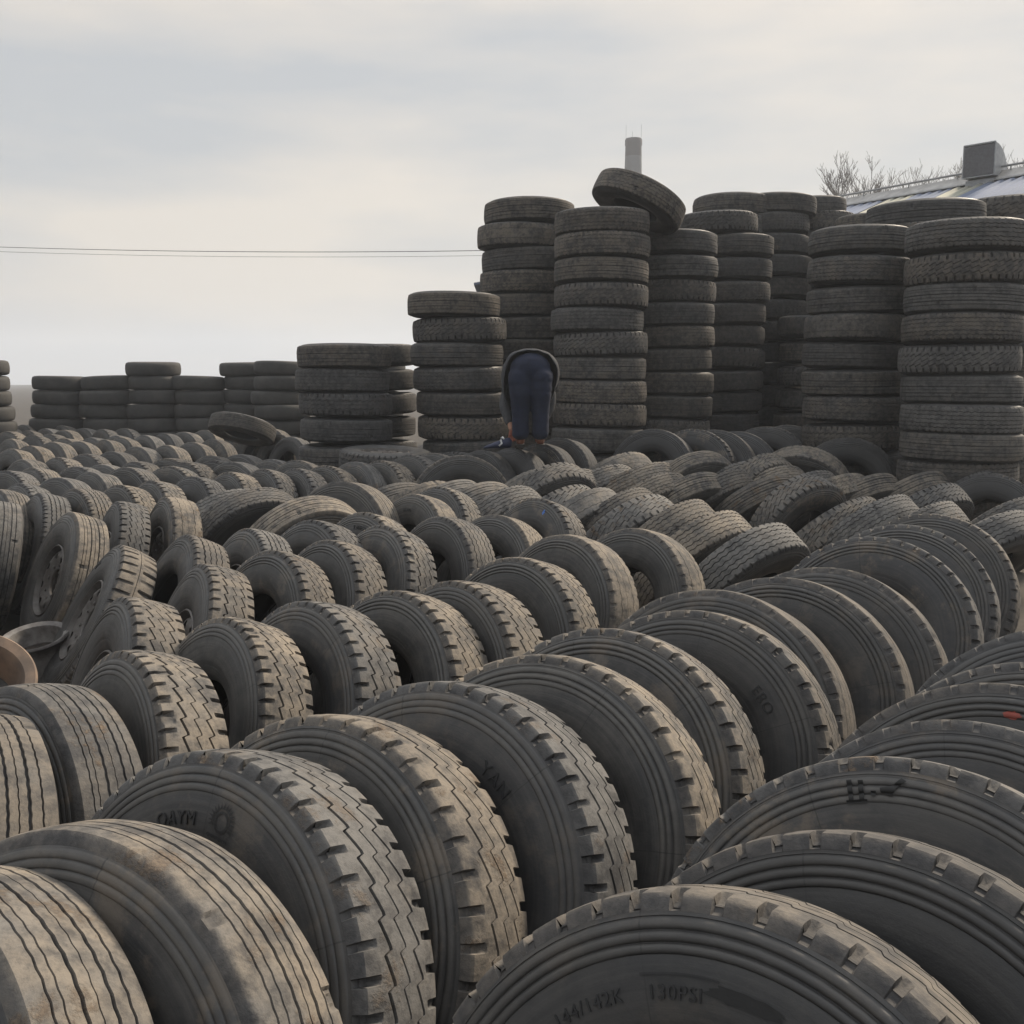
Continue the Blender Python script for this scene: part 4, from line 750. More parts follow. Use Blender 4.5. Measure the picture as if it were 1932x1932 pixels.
('S3_2', 'B', (1.078, 12.656, 3.127), (0.019, 0.021, 1.0), 1.09, 0.182, 0.46, 0, 4.74, 1, 0, 'ribbed tyre, third from the top of the tall stack right of the bent man', 'tyres in the tall stack right of the bent man'),
('S3_3', 'A', (1.079, 12.636, 2.833), (0.002, 0.015, 1.0), 1.088, 0.323, 0.32, 0, 5.46, 1, 0, 'block tyre, fourth from the top of the tall stack right of the bent man', 'tyres in the tall stack right of the bent man'),
('S3_4', 'D', (1.032, 12.631, 2.555), (0.011, 0.001, 1.0), 1.074, 0.96, 0.52, 0, 1.95, 1, 0, 'fine zigzag tyre, fifth from the top of the tall stack right of the bent man', 'tyres in the tall stack right of the bent man'),
('S3_5', 'A', (1.078, 12.649, 2.275), (-0.025, -0.007, 1.0), 1.093, 0.738, 0.54, 0.08, 6.25, 1, 0, 'block tyre, sixth from the top of the tall stack right of the bent man', 'tyres in the tall stack right of the bent man'),
('S3_6', 'B', (1.075, 12.67, 1.987), (0.013, -0.01, 1.0), 1.079, 0.642, 0.57, 0, 6.13, 1, 0, 'ribbed tyre, seventh from the top of the tall stack right of the bent man', 'tyres in the tall stack right of the bent man'),
('S3_7', 'D', (1.078, 12.659, 1.71), (0.013, -0.021, 1.0), 1.09, 0.383, 0.61, 0, 5.29, 1, 0, 'fine zigzag tyre, eighth from the top of the tall stack right of the bent man', 'tyres in the tall stack right of the bent man'),
('S3_8', 'A', (1.078, 12.655, 1.425), (0.027, 0.02, 1.0), 1.095, 0.014, 0.41, 0, 3.65, 1, 0, 'block tyre, ninth from the top of the tall stack right of the bent man', 'tyres in the tall stack right of the bent man'),
('S3_9', 'B', (1.054, 12.627, 1.132), (0.014, 0.006, 1.0), 1.086, 0.822, 0.53, 0, 0.31, 1, 0, 'ribbed tyre, tenth from the top of the tall stack right of the bent man', 'tyres in the tall stack right of the bent man'),
('S3_10', 'D', (1.076, 12.672, 0.82), (0.024, -0.013, 1.0), 1.087, 0.341, 0.57, 0, 0.73, 1, 0, 'fine zigzag tyre, eleventh from the top of the tall stack right of the bent man', 'tyres in the tall stack right of the bent man'),
('S3_11', 'D', (1.072, 12.637, 0.532), (-0.006, -0.025, 1.0), 1.077, 0.646, 0.64, 0.31, 3.44, 1, 0, 'tyre at the bottom of the tall stack right of the bent man, covered from view', 'tyres in the tall stack right of the bent man'),
('S4_0', 'B', (2.105, 13.759, 3.588), (0.009, 0.02, 1.0), 1.107, 0.74, 0.37, 0, 1.67, 1, 0, 'ribbed tyre, topmost of the stack under the tilted tyre', 'tyres in the stack under the tilted tyre'),
('S4_1', 'B', (2.118, 13.745, 3.287), (-0.007, -0.02, 1.0), 1.105, 0.931, 0.55, 0.38, 4.52, 1, 0, 'ribbed tyre, second from the top of the stack under the tilted tyre', 'tyres in the stack under the tilted tyre'),
('S4_2', 'A', (2.105, 13.757, 2.984), (0.013, -0.006, 1.0), 1.096, 0.171, 0.32, 0, 0.54, 1, 0, 'block tyre, third from the top of the stack under the tilted tyre', 'tyres in the stack under the tilted tyre'),
('S4_3', 'B', (2.081, 13.741, 2.692), (-0.012, -0.012, 1.0), 1.115, 0.911, 0.42, 0.25, 3.12, 1, 0, 'ribbed tyre, fourth from the top of the stack under the tilted tyre', 'tyres in the stack under the tilted tyre'),
('S4_4', 'D', (2.1, 13.75, 2.398), (-0.02, 0.007, 1.0), 1.096, 0.024, 0.38, 0, 5.91, 1, 0, 'fine zigzag tyre, fifth from the top of the stack under the tilted tyre', 'tyres in the stack under the tilted tyre'),
('S4_5', 'B', (2.06, 13.754, 2.102), (-0.026, 0.003, 1.0), 1.114, 0.251, 0.28, 0, 2.43, 1, 0, 'ribbed tyre, sixth from the top of the stack under the tilted tyre', 'tyres in the stack under the tilted tyre'),
('S4_6', 'B', (2.096, 13.73, 1.811), (0.014, -0.004, 1.0), 1.105, 0.071, 0.37, 0.38, 3.92, 1, 0, 'ribbed tyre, seventh from the top of the stack under the tilted tyre', 'tyres in the stack under the tilted tyre'),
('S4_7', 'B', (2.079, 13.721, 1.512), (0.024, -0.01, 1.0), 1.107, 0.376, 0.29, 0, 0.62, 1, 0, 'ribbed tyre, eighth from the top of the stack under the tilted tyre', 'tyres in the stack under the tilted tyre'),
('S4_8', 'A', (2.056, 13.706, 1.211), (0.028, -0.016, 1.0), 1.093, 0.591, 0.53, 0, 1.53, 1, 0, 'block tyre, ninth from the top of the stack under the tilted tyre', 'tyres in the stack under the tilted tyre'),
('S4_9', 'B', (2.071, 13.715, 0.914), (0.004, 0.005, 1.0), 1.095, 0.977, 0.49, 0, 2.06, 1, 0, 'ribbed tyre, tenth from the top of the stack under the tilted tyre', 'tyres in the stack under the tilted tyre'),
('S4_10', 'D', (2.087, 13.745, 0.617), (0.006, 0.007, 1.0), 1.11, 0.957, 0.31, 0.27, 1.35, 1, 0, 'tyre at the bottom of the stack under the tilted tyre, covered from view', 'tyres in the stack under the tilted tyre'),
('S5_0', 'A', (2.945, 15.171, 4.049), (-0.026, -0.001, 1.0), 1.118, 0.303, 0.18, 0, 2.63, 1, 0, 'block tyre, topmost of the stack second right of the tilted tyre', 'tyres in the stack second right of the tilted tyre'),
('S5_1', 'B', (3.185, 15.16, 3.73), (-0.011, 0.018, 1.0), 1.118, 0.361, 0.24, 0, 2.18, 1, 0, 'ribbed tyre, second from the top of the stack second right of the tilted tyre', 'tyres in the stack second right of the tilted tyre'),
('S5_2', 'B', (3.175, 15.171, 3.41), (-0.016, 0.01, 1.0), 1.105, 0.685, 0.14, 0.18, 1.89, 1, 0, 'ribbed tyre, third from the top of the stack second right of the tilted tyre', 'tyres in the stack second right of the tilted tyre'),
('S5_3', 'D', (3.156, 15.13, 3.088), (-0.024, -0.015, 1.0), 1.094, 0.131, 0.23, 0, 2.85, 1, 0, 'fine zigzag tyre, fourth from the top of the stack second right of the tilted tyre', 'tyres in the stack second right of the tilted tyre'),
('S5_4', 'B', (3.092, 15.127, 2.777), (-0.021, 0.006, 1.0), 1.113, 0.215, 0.18, 0.28, 0.49, 1, 0, 'ribbed tyre, fifth from the top of the stack second right of the tilted tyre', 'tyres in the stack second right of the tilted tyre'),
('S5_5', 'E', (3.095, 15.169, 2.474), (0.014, 0.016, 1.0), 1.112, 0.157, 0.2, 0, 5.28, 1, 0, 'smooth worn tyre, sixth from the top of the stack second right of the tilted tyre', 'tyres in the stack second right of the tilted tyre'),
('S5_6', 'A', (3.103, 15.159, 2.157), (0.025, 0.023, 1.0), 1.119, 0.03, 0.18, 0, 4.72, 1, 0, 'block tyre, seventh from the top of the stack second right of the tilted tyre', 'tyres in the stack second right of the tilted tyre'),
('S5_7', 'B', (3.089, 15.125, 1.841), (-0.024, -0.02, 1.0), 1.098, 0.515, 0.25, 0, 0.58, 1, 0, 'ribbed tyre, eighth from the top of the stack second right of the tilted tyre', 'tyres in the stack second right of the tilted tyre'),
('S5_8', 'B', (3.078, 15.162, 1.537), (-0.008, -0.002, 1.0), 1.112, 0.414, 0.16, 0, 3.56, 1, 0, 'ribbed tyre, ninth from the top of the stack second right of the tilted tyre', 'tyres in the stack second right of the tilted tyre'),
('S5_9', 'D', (3.055, 15.154, 1.231), (-0.025, -0.005, 1.0), 1.102, 0.587, 0.17, 0, 0.56, 1, 0, 'fine zigzag tyre, tenth from the top of the stack second right of the tilted tyre', 'tyres in the stack second right of the tilted tyre'),
('S5_10', 'B', (3.073, 15.143, 0.917), (-0.023, 0.005, 1.0), 1.111, 0.046, 0.27, 0, 3.96, 1, 0, 'ribbed tyre, eleventh from the top of the stack second right of the tilted tyre', 'tyres in the stack second right of the tilted tyre'),
('S5_11', 'E', (3.095, 15.178, 0.604), (-0.0, 0.023, 1.0), 1.094, 0.54, 0.2, 0, 5.7, 1, 0, 'tyre at the bottom of the stack second right of the tilted tyre, covered from view', 'tyres in the stack second right of the tilted tyre'),
('S5b_0', 'B', (3.409, 16.229, 4.463), (0.016, 0.011, 1.0), 1.18, 0.532, 0.46, 0, 1.9, 1, 0, 'ribbed tyre, topmost of the rear stack topped above the middle ones', 'tyres in the rear stack topped above the middle ones'),
('S5b_1', 'A', (3.427, 16.255, 4.151), (-0.001, -0.007, 1.0), 1.204, 0.705, 0.47, 0, 3.31, 1, 0, 'block tyre, second from the top of the rear stack topped above the middle ones', 'tyres in the rear stack topped above the middle ones'),
('S5b_2', 'B', (3.418, 16.241, 3.839), (-0.007, -0.01, 1.0), 1.198, 0.881, 0.48, 0, 3.3, 1, 0, 'tyre at the bottom of the rear stack topped above the middle ones, covered from view', 'tyres in the rear stack topped above the middle ones'),
('S5b_3', 'A', (3.418, 16.229, 3.527), (0.017, 0.004, 1.0), 1.187, 0.038, 0.53, 0.3, 5.67, 1, 0, 'tyre at the bottom of the rear stack topped above the middle ones, covered from view', 'tyres in the rear stack topped above the middle ones'),
('S5b_4', 'B', (3.418, 16.214, 3.215), (0.021, 0.001, 1.0), 1.19, 0.77, 0.3, 0, 5.6, 1, 0, 'tyre at the bottom of the rear stack topped above the middle ones, covered from view', 'tyres in the rear stack topped above the middle ones'),
('S5b_5', 'A', (3.418, 16.215, 2.903), (-0.016, 0.008, 1.0), 1.185, 0.225, 0.39, 0, 6.15, 1, 0, 'tyre at the bottom of the rear stack topped above the middle ones, covered from view', 'tyres in the rear stack topped above the middle ones'),
('S5b_6', 'B', (3.418, 16.27, 2.591), (-0.024, -0.001, 1.0), 1.193, 0.512, 0.41, 0, 4.51, 1, 0, 'tyre at the bottom of the rear stack topped above the middle ones, covered from view', 'tyres in the rear stack topped above the middle ones'),
('S5b_7', 'A', (3.418, 16.217, 2.279), (-0.007, 0.022, 1.0), 1.188, 0.426, 0.5, 0, 5.16, 1, 0, 'tyre at the bottom of the rear stack topped above the middle ones, covered from view', 'tyres in the rear stack topped above the middle ones'),
('S5b_8', 'B', (3.418, 16.257, 1.967), (0.019, -0.025, 1.0), 1.188, 0.537, 0.42, 0, 3.15, 1, 0, 'tyre at the bottom of the rear stack topped above the middle ones, covered from view', 'tyres in the rear stack topped above the middle ones'),
('S5b_9', 'A', (3.418, 16.238, 1.655), (-0.029, -0.012, 1.0), 1.188, 0.716, 0.51, 0, 3.55, 1, 0, 'tyre at the bottom of the rear stack topped above the middle ones, covered from view', 'tyres in the rear stack topped above the middle ones'),
('S5b_10', 'B', (3.418, 16.224, 1.343), (0.001, -0.022, 1.0), 1.206, 0.694, 0.26, 0, 1.55, 1, 0, 'tyre at the bottom of the rear stack topped above the middle ones, covered from view', 'tyres in the rear stack topped above the middle ones'),
('S5b_11', 'A', (3.418, 16.216, 1.031), (-0.003, -0.001, 1.0), 1.185, 0.623, 0.3, 0, 0.46, 1, 0, 'tyre at the bottom of the rear stack topped above the middle ones, covered from view', 'tyres in the rear stack topped above the middle ones'),
('S5b_12', 'B', (3.418, 16.241, 0.72), (0.027, 0.009, 1.0), 1.179, 0.31, 0.37, 0, 2.26, 1, 0, 'tyre at the bottom of the rear stack topped above the middle ones, covered from view', 'tyres in the rear stack topped above the middle ones'),
('S5b_13', 'A', (3.418, 16.237, 0.408), (-0.006, 0.014, 1.0), 1.195, 0.704, 0.48, 0.11, 1.18, 1, 0, 'tyre at the bottom of the rear stack topped above the middle ones, covered from view', 'tyres in the rear stack topped above the middle ones'),
('S6_0', 'B', (4.091, 16.249, 4.484), (0.024, 0.007, 1.0), 1.108, 0.19, 0.26, 0, 4.99, 1, 0, 'ribbed tyre, topmost of the middle stack with bluish black tyres', 'tyres in the middle stack with bluish black tyres'),
('S6_1', 'D', (3.976, 16.236, 4.192), (-0.029, 0.013, 1.0), 1.131, 0.449, 0.2, 0, 2.13, 1, 0, 'fine zigzag tyre, second from the top of the middle stack with bluish black tyres', 'tyres in the middle stack with bluish black tyres'),
('S6_2', 'B', (4.007, 16.234, 3.882), (0.02, 0.021, 1.0), 1.135, 0.736, 0.22, 0.36, 4.53, 1, 0, 'ribbed tyre, third from the top of the middle stack with bluish black tyres', 'tyres in the middle stack with bluish black tyres'),
('S6_3', 'B', (4.044, 16.22, 3.569), (0.015, 0.02, 1.0), 1.129, 0.773, 0.19, 0, 1.4, 1, 0, 'ribbed tyre, fourth from the top of the middle stack with bluish black tyres', 'tyres in the middle stack with bluish black tyres'),
('S6_4', 'B', (4.055, 16.271, 3.241), (-0.005, 0.024, 1.0), 1.113, 0.329, 0.27, 0, 5.53, 1, 0, 'ribbed tyre, fifth from the top of the middle stack with bluish black tyres', 'tyres in the middle stack with bluish black tyres'),
('S6_5', 'D', (4.021, 16.239, 2.918), (-0.005, -0.011, 1.0), 1.115, 0.785, 0.25, 0.05, 1.1, 1, 0, 'fine zigzag tyre, sixth from the top of the middle stack with bluish black tyres', 'tyres in the middle stack with bluish black tyres'),
('S6_6', 'B', (4.026, 16.221, 2.597), (0.01, -0.019, 1.0), 1.12, 0.094, 0.19, 0, 1.07, 1, 0, 'ribbed tyre, seventh from the top of the middle stack with bluish black tyres', 'tyres in the middle stack with bluish black tyres'),
('S6_7', 'B', (4.026, 16.265, 2.279), (-0.026, -0.006, 1.0), 1.132, 0.878, 0.21, 0, 3.6, 1, 0, 'ribbed tyre, eighth from the top of the middle stack with bluish black tyres', 'tyres in the middle stack with bluish black tyres'),
('S6_8', 'B', (4.023, 16.261, 1.953), (-0.018, -0.024, 1.0), 1.134, 0.655, 0.15, 0, 1.36, 1, 0, 'ribbed tyre, ninth from the top of the middle stack with bluish black tyres', 'tyres in the middle stack with bluish black tyres'),
('S6_9', 'D', (4.017, 16.225, 1.624), (0.006, -0.018, 1.0), 1.133, 0.244, 0.13, 0.37, 4.86, 1, 0, 'fine zigzag tyre, tenth from the top of the middle stack with bluish black tyres', 'tyres in the middle stack with bluish black tyres'),
('S6_10', 'B', (4.028, 16.222, 1.296), (0.026, -0.023, 1.0), 1.119, 0.976, 0.19, 0, 1.55, 1, 0, 'ribbed tyre, eleventh from the top of the middle stack with bluish black tyres', 'tyres in the middle stack with bluish black tyres'),
('S6_11', 'B', (4.028, 16.233, 0.977), (-0.014, 0.013, 1.0), 1.129, 0.605, 0.22, 0.1, 3.77, 1, 0, 'tyre at the bottom of the middle stack with bluish black tyres, covered from view', 'tyres in the middle stack with bluish black tyres'),
('S6_12', 'B', (4.028, 16.269, 0.658), (-0.021, 0.001, 1.0), 1.126, 0.355, 0.23, 0, 1.4, 1, 0, 'tyre at the bottom of the middle stack with bluish black tyres, covered from view', 'tyres in the middle stack with bluish black tyres'),
('S7_0', 'B', (4.784, 17.013, 4.576), (-0.025, -0.019, 1.0), 1.117, 0.773, 0.3, 0, 2.66, 1, 0, 'ribbed tyre, topmost of the rear stack below the metal roof', 'tyres in the rear stack below the metal roof'),
('S7_1', 'A', (4.92, 17.009, 4.343), (-0.008, -0.001, 1.0), 1.134, 0.5, 0.51, 0, 3.17, 1, 0, 'block tyre, second from the top of the rear stack below the metal roof', 'tyres in the rear stack below the metal roof'),
('S7_2', 'B', (4.92, 16.99, 4.028), (-0.016, 0.003, 1.0), 1.122, 0.449, 0.37, 0, 3.79, 1, 0, 'ribbed tyre, third from the top of the rear stack below the metal roof', 'tyres in the rear stack below the metal roof'),
('S7_3', 'A', (4.911, 17.003, 3.705), (0.014, -0.018, 1.0), 1.126, 0.289, 0.42, 0, 1.15, 1, 0, 'block tyre, fourth from the top of the rear stack below the metal roof', 'tyres in the rear stack below the metal roof'),
('S7_4', 'B', (4.884, 16.999, 3.414), (-0.03, 0.014, 1.0), 1.121, 0.656, 0.27, 0.24, 2.74, 1, 0, 'tyre at the bottom of the rear stack below the metal roof, covered from view', 'tyres in the rear stack below the metal roof'),
('S7_5', 'A', (4.884, 16.977, 3.124), (0.007, 0.015, 1.0), 1.121, 0.709, 0.45, 0.19, 3.39, 1, 0, 'tyre at the bottom of the rear stack below the metal roof, covered from view', 'tyres in the rear stack below the metal roof'),
('S7_6', 'B', (4.884, 16.995, 2.833), (-0.028, -0.006, 1.0), 1.107, 0.363, 0.51, 0.34, 1.18, 1, 0, 'tyre at the bottom of the rear stack below the metal roof, covered from view', 'tyres in the rear stack below the metal roof'),
('S7_7', 'A', (4.884, 17.013, 2.543), (-0.012, -0.002, 1.0), 1.132, 0.236, 0.37, 0.06, 0.65, 1, 0, 'tyre at the bottom of the rear stack below the metal roof, covered from view', 'tyres in the rear stack below the metal roof'),
('S7_8', 'B', (4.884, 17.017, 2.252), (-0.008, 0.002, 1.0), 1.133, 0.667, 0.52, 0.19, 0.65, 1, 0, 'tyre at the bottom of the rear stack below the metal roof, covered from view', 'tyres in the rear stack below the metal roof'),
('S7_9', 'A', (4.884, 16.992, 1.962), (0.027, 0.024, 1.0), 1.111, 0.747, 0.53, 0.16, 2.5, 1, 0, 'tyre at the bottom of the rear stack below the metal roof, covered from view', 'tyres in the rear stack below the metal roof'),
('S7_10', 'B', (4.884, 17.001, 1.671), (0.026, -0.021, 1.0), 1.127, 0.572, 0.38, 0.31, 1.28, 1, 0, 'tyre at the bottom of the rear stack below the metal roof, covered from view', 'tyres in the rear stack below the metal roof'),
('S7_11', 'A', (4.884, 17.029, 1.381), (0.002, -0.006, 1.0), 1.115, 0.645, 0.51, 0, 2.82, 1, 0, 'tyre at the bottom of the rear stack below the metal roof, covered from view', 'tyres in the rear stack below the metal roof'),
('S7_12', 'B', (4.884, 16.982, 1.09), (0.003, 0.016, 1.0), 1.116, 0.783, 0.28, 0, 1.61, 1, 0, 'tyre at the bottom of the rear stack below the metal roof, covered from view', 'tyres in the rear stack below the metal roof'),
('S7_13', 'A', (4.884, 16.986, 0.8), (-0.0, 0.003, 1.0), 1.119, 0.106, 0.32, 0.4, 3.31, 1, 0, 'tyre at the bottom of the rear stack below the metal roof, covered from view', 'tyres in the rear stack below the metal roof'),
('S7_14', 'B', (4.884, 16.995, 0.51), (-0.026, -0.021, 1.0), 1.111, 0.196, 0.4, 0, 2.73, 1, 0, 'tyre at the bottom of the rear stack below the metal roof, covered from view', 'tyres in the rear stack below the metal roof'),
('S12_0', 'E', (4.466, 15.138, 2.611), (0.028, -0.012, 1.0), 1.105, 0.319, 0.26, 0, 3.06, 1, 0, 'smooth worn tyre, topmost of the low stack beside the big right stacks', 'tyres in the low stack beside the big right stacks'),
('S12_1', 'B', (4.502, 15.171, 2.244), (0.014, -0.012, 1.0), 1.101, 0.332, 0.46, 0, 5.88, 1, 0, 'ribbed tyre, second from the top of the low stack beside the big right stacks', 'tyres in the low stack beside the big right stacks'),
('S12_2', 'A', (4.473, 15.136, 1.902), (-0.007, 0.006, 1.0), 1.091, 0.835, 0.5, 0, 5.4, 1, 0, 'block tyre, third from the top of the low stack beside the big right stacks', 'tyres in the low stack beside the big right stacks'),
('S12_3', 'E', (4.472, 15.175, 1.564), (0.023, -0.003, 1.0), 1.088, 0.752, 0.43, 0, 4.65, 1, 0, 'smooth worn tyre, fourth from the top of the low stack beside the big right stacks', 'tyres in the low stack beside the big right stacks'),
('S12_4', 'E', (4.446, 15.165, 1.234), (-0.022, -0.022, 1.0), 1.099, 0.192, 0.38, 0, 4.23, 1, 0, 'smooth worn tyre, fifth from the top of the low stack beside the big right stacks', 'tyres in the low stack beside the big right stacks'),
('S12_5', 'B', (4.472, 15.17, 0.89), (-0.029, -0.023, 1.0), 1.097, 0.399, 0.27, 0.09, 2.45, 1, 0, 'tyre at the bottom of the low stack beside the big right stacks, covered from view', 'tyres in the low stack beside the big right stacks'),
('S12_6', 'A', (4.472, 15.156, 0.545), (0.022, -0.023, 1.0), 1.087, 0.066, 0.41, 0, 1.52, 1, 0, 'tyre at the bottom of the low stack beside the big right stacks, covered from view', 'tyres in the low stack beside the big right stacks'),
('S8_0', 'B', (3.949, 11.888, 3.377), (0.013, 0.006, 1.0), 1.092, 0.697, 0.41, 0, 1.51, 1, 0, 'ribbed tyre, topmost of the big stack second from the right edge', 'tyres in the big stack second from the right edge'),
('S8_1', 'D', (3.948, 11.855, 3.053), (0.027, -0.019, 1.0), 1.104, 0.501, 0.43, 0, 2.69, 1, 0, 'fine zigzag tyre, second from the top of the big stack second from the right edge', 'tyres in the big stack second from the right edge'),
('S8_2', 'B', (3.951, 11.879, 2.736), (-0.024, -0.022, 1.0), 1.103, 0.661, 0.44, 0, 5.69, 1, 0, 'ribbed tyre, third from the top of the big stack second from the right edge', 'tyres in the big stack second from the right edge'),
('S8_3', 'E', (3.929, 11.855, 2.423), (0.024, 0.011, 1.0), 1.103, 0.503, 0.46, 0, 3.67, 1, 0, 'smooth worn tyre, fourth from the top of the big stack second from the right edge', 'tyres in the big stack second from the right edge'),
('S8_4', 'B', (3.924, 11.896, 2.122), (0.021, -0.019, 1.0), 1.093, 0.724, 0.27, 0, 2.45, 1, 0, 'ribbed tyre, fifth from the top of the big stack second from the right edge', 'tyres in the big stack second from the right edge'),
('S8_5', 'B', (3.926, 11.896, 1.825), (-0.012, -0.025, 1.0), 1.1, 0.472, 0.42, 0, 5.83, 1, 0, 'ribbed tyre, sixth from the top of the big stack second from the right edge', 'tyres in the big stack second from the right edge'),
('S8_6', 'D', (3.942, 11.86, 1.521), (0.024, -0.002, 1.0), 1.092, 0.382, 0.39, 0, 3.61, 1, 0, 'fine zigzag tyre, seventh from the top of the big stack second from the right edge', 'tyres in the big stack second from the right edge'),
('S8_7', 'A', (3.943, 11.863, 1.204), (-0.014, 0.022, 1.0), 1.088, 0.088, 0.36, 0, 5.81, 1, 0, 'block tyre, eighth from the top of the big stack second from the right edge', 'tyres in the big stack second from the right edge'),
('S8_8', 'B', (3.968, 11.877, 0.89), (-0.009, -0.021, 1.0), 1.103, 0.629, 0.35, 0, 0.31, 1, 0, 'ribbed tyre, ninth from the top of the big stack second from the right edge', 'tyres in the big stack second from the right edge'),
('S8_9', 'D', (3.942, 11.859, 0.579), (0.009, -0.016, 1.0), 1.099, 0.272, 0.42, 0, 0.23, 1, 0, 'tyre at the bottom of the big stack second from the right edge, covered from view', 'tyres in the big stack second from the right edge'),
('S9_0', 'D', (4.682, 10.795, 3.276), (0.011, -0.003, 1.0), 1.157, 0.782, 0.51, 0.15, 0.05, 1, 0, 'fine zigzag tyre, topmost of the big stack at the right edge', 'tyres in the big stack at the right edge'),
('S9_1', 'A', (4.681, 10.791, 2.956), (-0.021, -0.012, 1.0), 1.147, 0.045, 0.41, 0.29, 1.39, 1, 0, 'block tyre, second from the top of the big stack at the right edge', 'tyres in the big stack at the right edge'),
('S9_2', 'B', (4.689, 10.801, 2.657), (0.024, 0.003, 1.0), 1.143, 0.994, 0.52, 0, 5.94, 1, 0, 'ribbed tyre, third from the top of the big stack at the right edge', 'tyres in the big stack at the right edge'),
('S9_3', 'D', (4.667, 10.779, 2.361), (0.017, 0.017, 1.0), 1.134, 0.283, 0.4, 0.18, 0.3, 1, 0, 'fine zigzag tyre, fourth from the top of the big stack at the right edge', 'tyres in the big stack at the right edge'),
('S9_4', 'A', (4.665, 10.814, 2.057), (-0.014, -0.007, 1.0), 1.139, 0.948, 0.61, 0, 4.66, 1, 0, 'block tyre, fifth from the top of the big stack at the right edge', 'tyres in the big stack at the right edge'),
('S9_5', 'B', (4.703, 10.818, 1.751), (0.008, 0.007, 1.0), 1.135, 0.848, 0.41, 0, 1.76, 1, 0, 'ribbed tyre, sixth from the top of the big stack at the right edge', 'tyres in the big stack at the right edge'),
('S9_6', 'D', (4.7, 10.767, 1.453), (0.016, -0.008, 1.0), 1.149, 0.953, 0.63, 0.05, 6.26, 1, 0, 'fine zigzag tyre, seventh from the top of the big stack at the right edge', 'tyres in the big stack at the right edge'),
('S9_7', 'B', (4.713, 10.764, 1.166), (0.021, 0.004, 1.0), 1.159, 0.494, 0.53, 0.04, 3.22, 1, 0, 'ribbed tyre, eighth from the top of the big stack at the right edge', 'tyres in the big stack at the right edge'),
('S9_8', 'D', (4.704, 10.804, 0.877), (-0.007, 0.007, 1.0), 1.139, 0.119, 0.32, 0.18, 2.22, 1, 0, 'fine zigzag tyre, ninth from the top of the big stack at the right edge', 'tyres in the big stack at the right edge'),
('S9_9', 'A', (4.689, 10.767, 0.578), (-0.005, -0.009, 1.0), 1.133, 0.322, 0.56, 0, 4.39, 1, 0, 'tyre at the bottom of the big stack at the right edge, covered from view', 'tyres in the big stack at the right edge'),
('S9_10', 'B', (4.689, 10.813, 0.278), (0.013, -0.004, 1.0), 1.133, 0.477, 0.52, 0, 1.49, 1, 0, 'tyre at the bottom of the big stack at the right edge, covered from view', 'tyres in the big stack at the right edge'),
('S10_0', 'B', (5.012, 12.78, 3.778), (-0.012, -0.016, 1.0), 1.299, 0.839, 0.27, 0, 4.85, 1, 0, 'ribbed tyre, topmost of the stack behind the two big right stacks', 'tyres in the stack behind the two big right stacks'),
('S10_1', 'D', (5.044, 12.729, 3.514), (0.024, 0.0, 1.0), 1.287, 0.173, 0.46, 0.25, 0.76, 1, 0, 'fine zigzag tyre, second from the top of the stack behind the two big right stacks', 'tyres in the stack behind the two big right stacks'),
('S10_2', 'B', (5.06, 12.757, 3.217), (-0.016, -0.024, 1.0), 1.283, 0.471, 0.48, 0, 3.78, 1, 0, 'ribbed tyre, third from the top of the stack behind the two big right stacks', 'tyres in the stack behind the two big right stacks'),
('S10_3', 'D', (5.039, 12.779, 2.937), (-0.024, 0.001, 1.0), 1.304, 0.85, 0.35, 0.03, 4.8, 1, 0, 'tyre at the bottom of the stack behind the two big right stacks, covered from view', 'tyres in the stack behind the two big right stacks'),
('S10_4', 'B', (5.039, 12.769, 2.656), (-0.002, -0.02, 1.0), 1.277, 0.781, 0.54, 0, 3.24, 1, 0, 'tyre at the bottom of the stack behind the two big right stacks, covered from view', 'tyres in the stack behind the two big right stacks'),
('S10_5', 'D', (5.039, 12.782, 2.376), (0.002, -0.021, 1.0), 1.291, 0.886, 0.31, 0, 3.67, 1, 0, 'tyre at the bottom of the stack behind the two big right stacks, covered from view', 'tyres in the stack behind the two big right stacks'),
('S10_6', 'B', (5.039, 12.756, 2.096), (-0.004, -0.011, 1.0), 1.305, 0.174, 0.5, 0.28, 5.48, 1, 0, 'tyre at the bottom of the stack behind the two big right stacks, covered from view', 'tyres in the stack behind the two big right stacks'),
('S10_7', 'D', (5.039, 12.754, 1.816), (-0.004, -0.015, 1.0), 1.303, 0.741, 0.32, 0, 0.09, 1, 0, 'tyre at the bottom of the stack behind the two big right stacks, covered from view', 'tyres in the stack behind the two big right stacks'),
('S10_8', 'B', (5.039, 12.778, 1.535), (-0.007, 0.007, 1.0), 1.284, 0.374, 0.28, 0, 4.74, 1, 0, 'tyre at the bottom of the stack behind the two big right stacks, covered from view', 'tyres in the stack behind the two big right stacks'),
('S10_9', 'D', (5.039, 12.731, 1.255), (0.019, 0.001, 1.0), 1.275, 0.955, 0.52, 0, 4.38, 1, 0, 'tyre at the bottom of the stack behind the two big right stacks, covered from view', 'tyres in the stack behind the two big right stacks'),
('S10_10', 'B', (5.039, 12.75, 0.975), (0.026, -0.002, 1.0), 1.303, 0.176, 0.5, 0.37, 2.91, 1, 0, 'tyre at the bottom of the stack behind the two big right stacks, covered from view', 'tyres in the stack behind the two big right stacks'),
('S10_11', 'D', (5.039, 12.74, 0.694), (0.004, 0.0, 1.0), 1.297, 0.158, 0.51, 0.07, 5.22, 1, 0, 'tyre at the bottom of the stack behind the two big right stacks, covered from view', 'tyres in the stack behind the two big right stacks'),
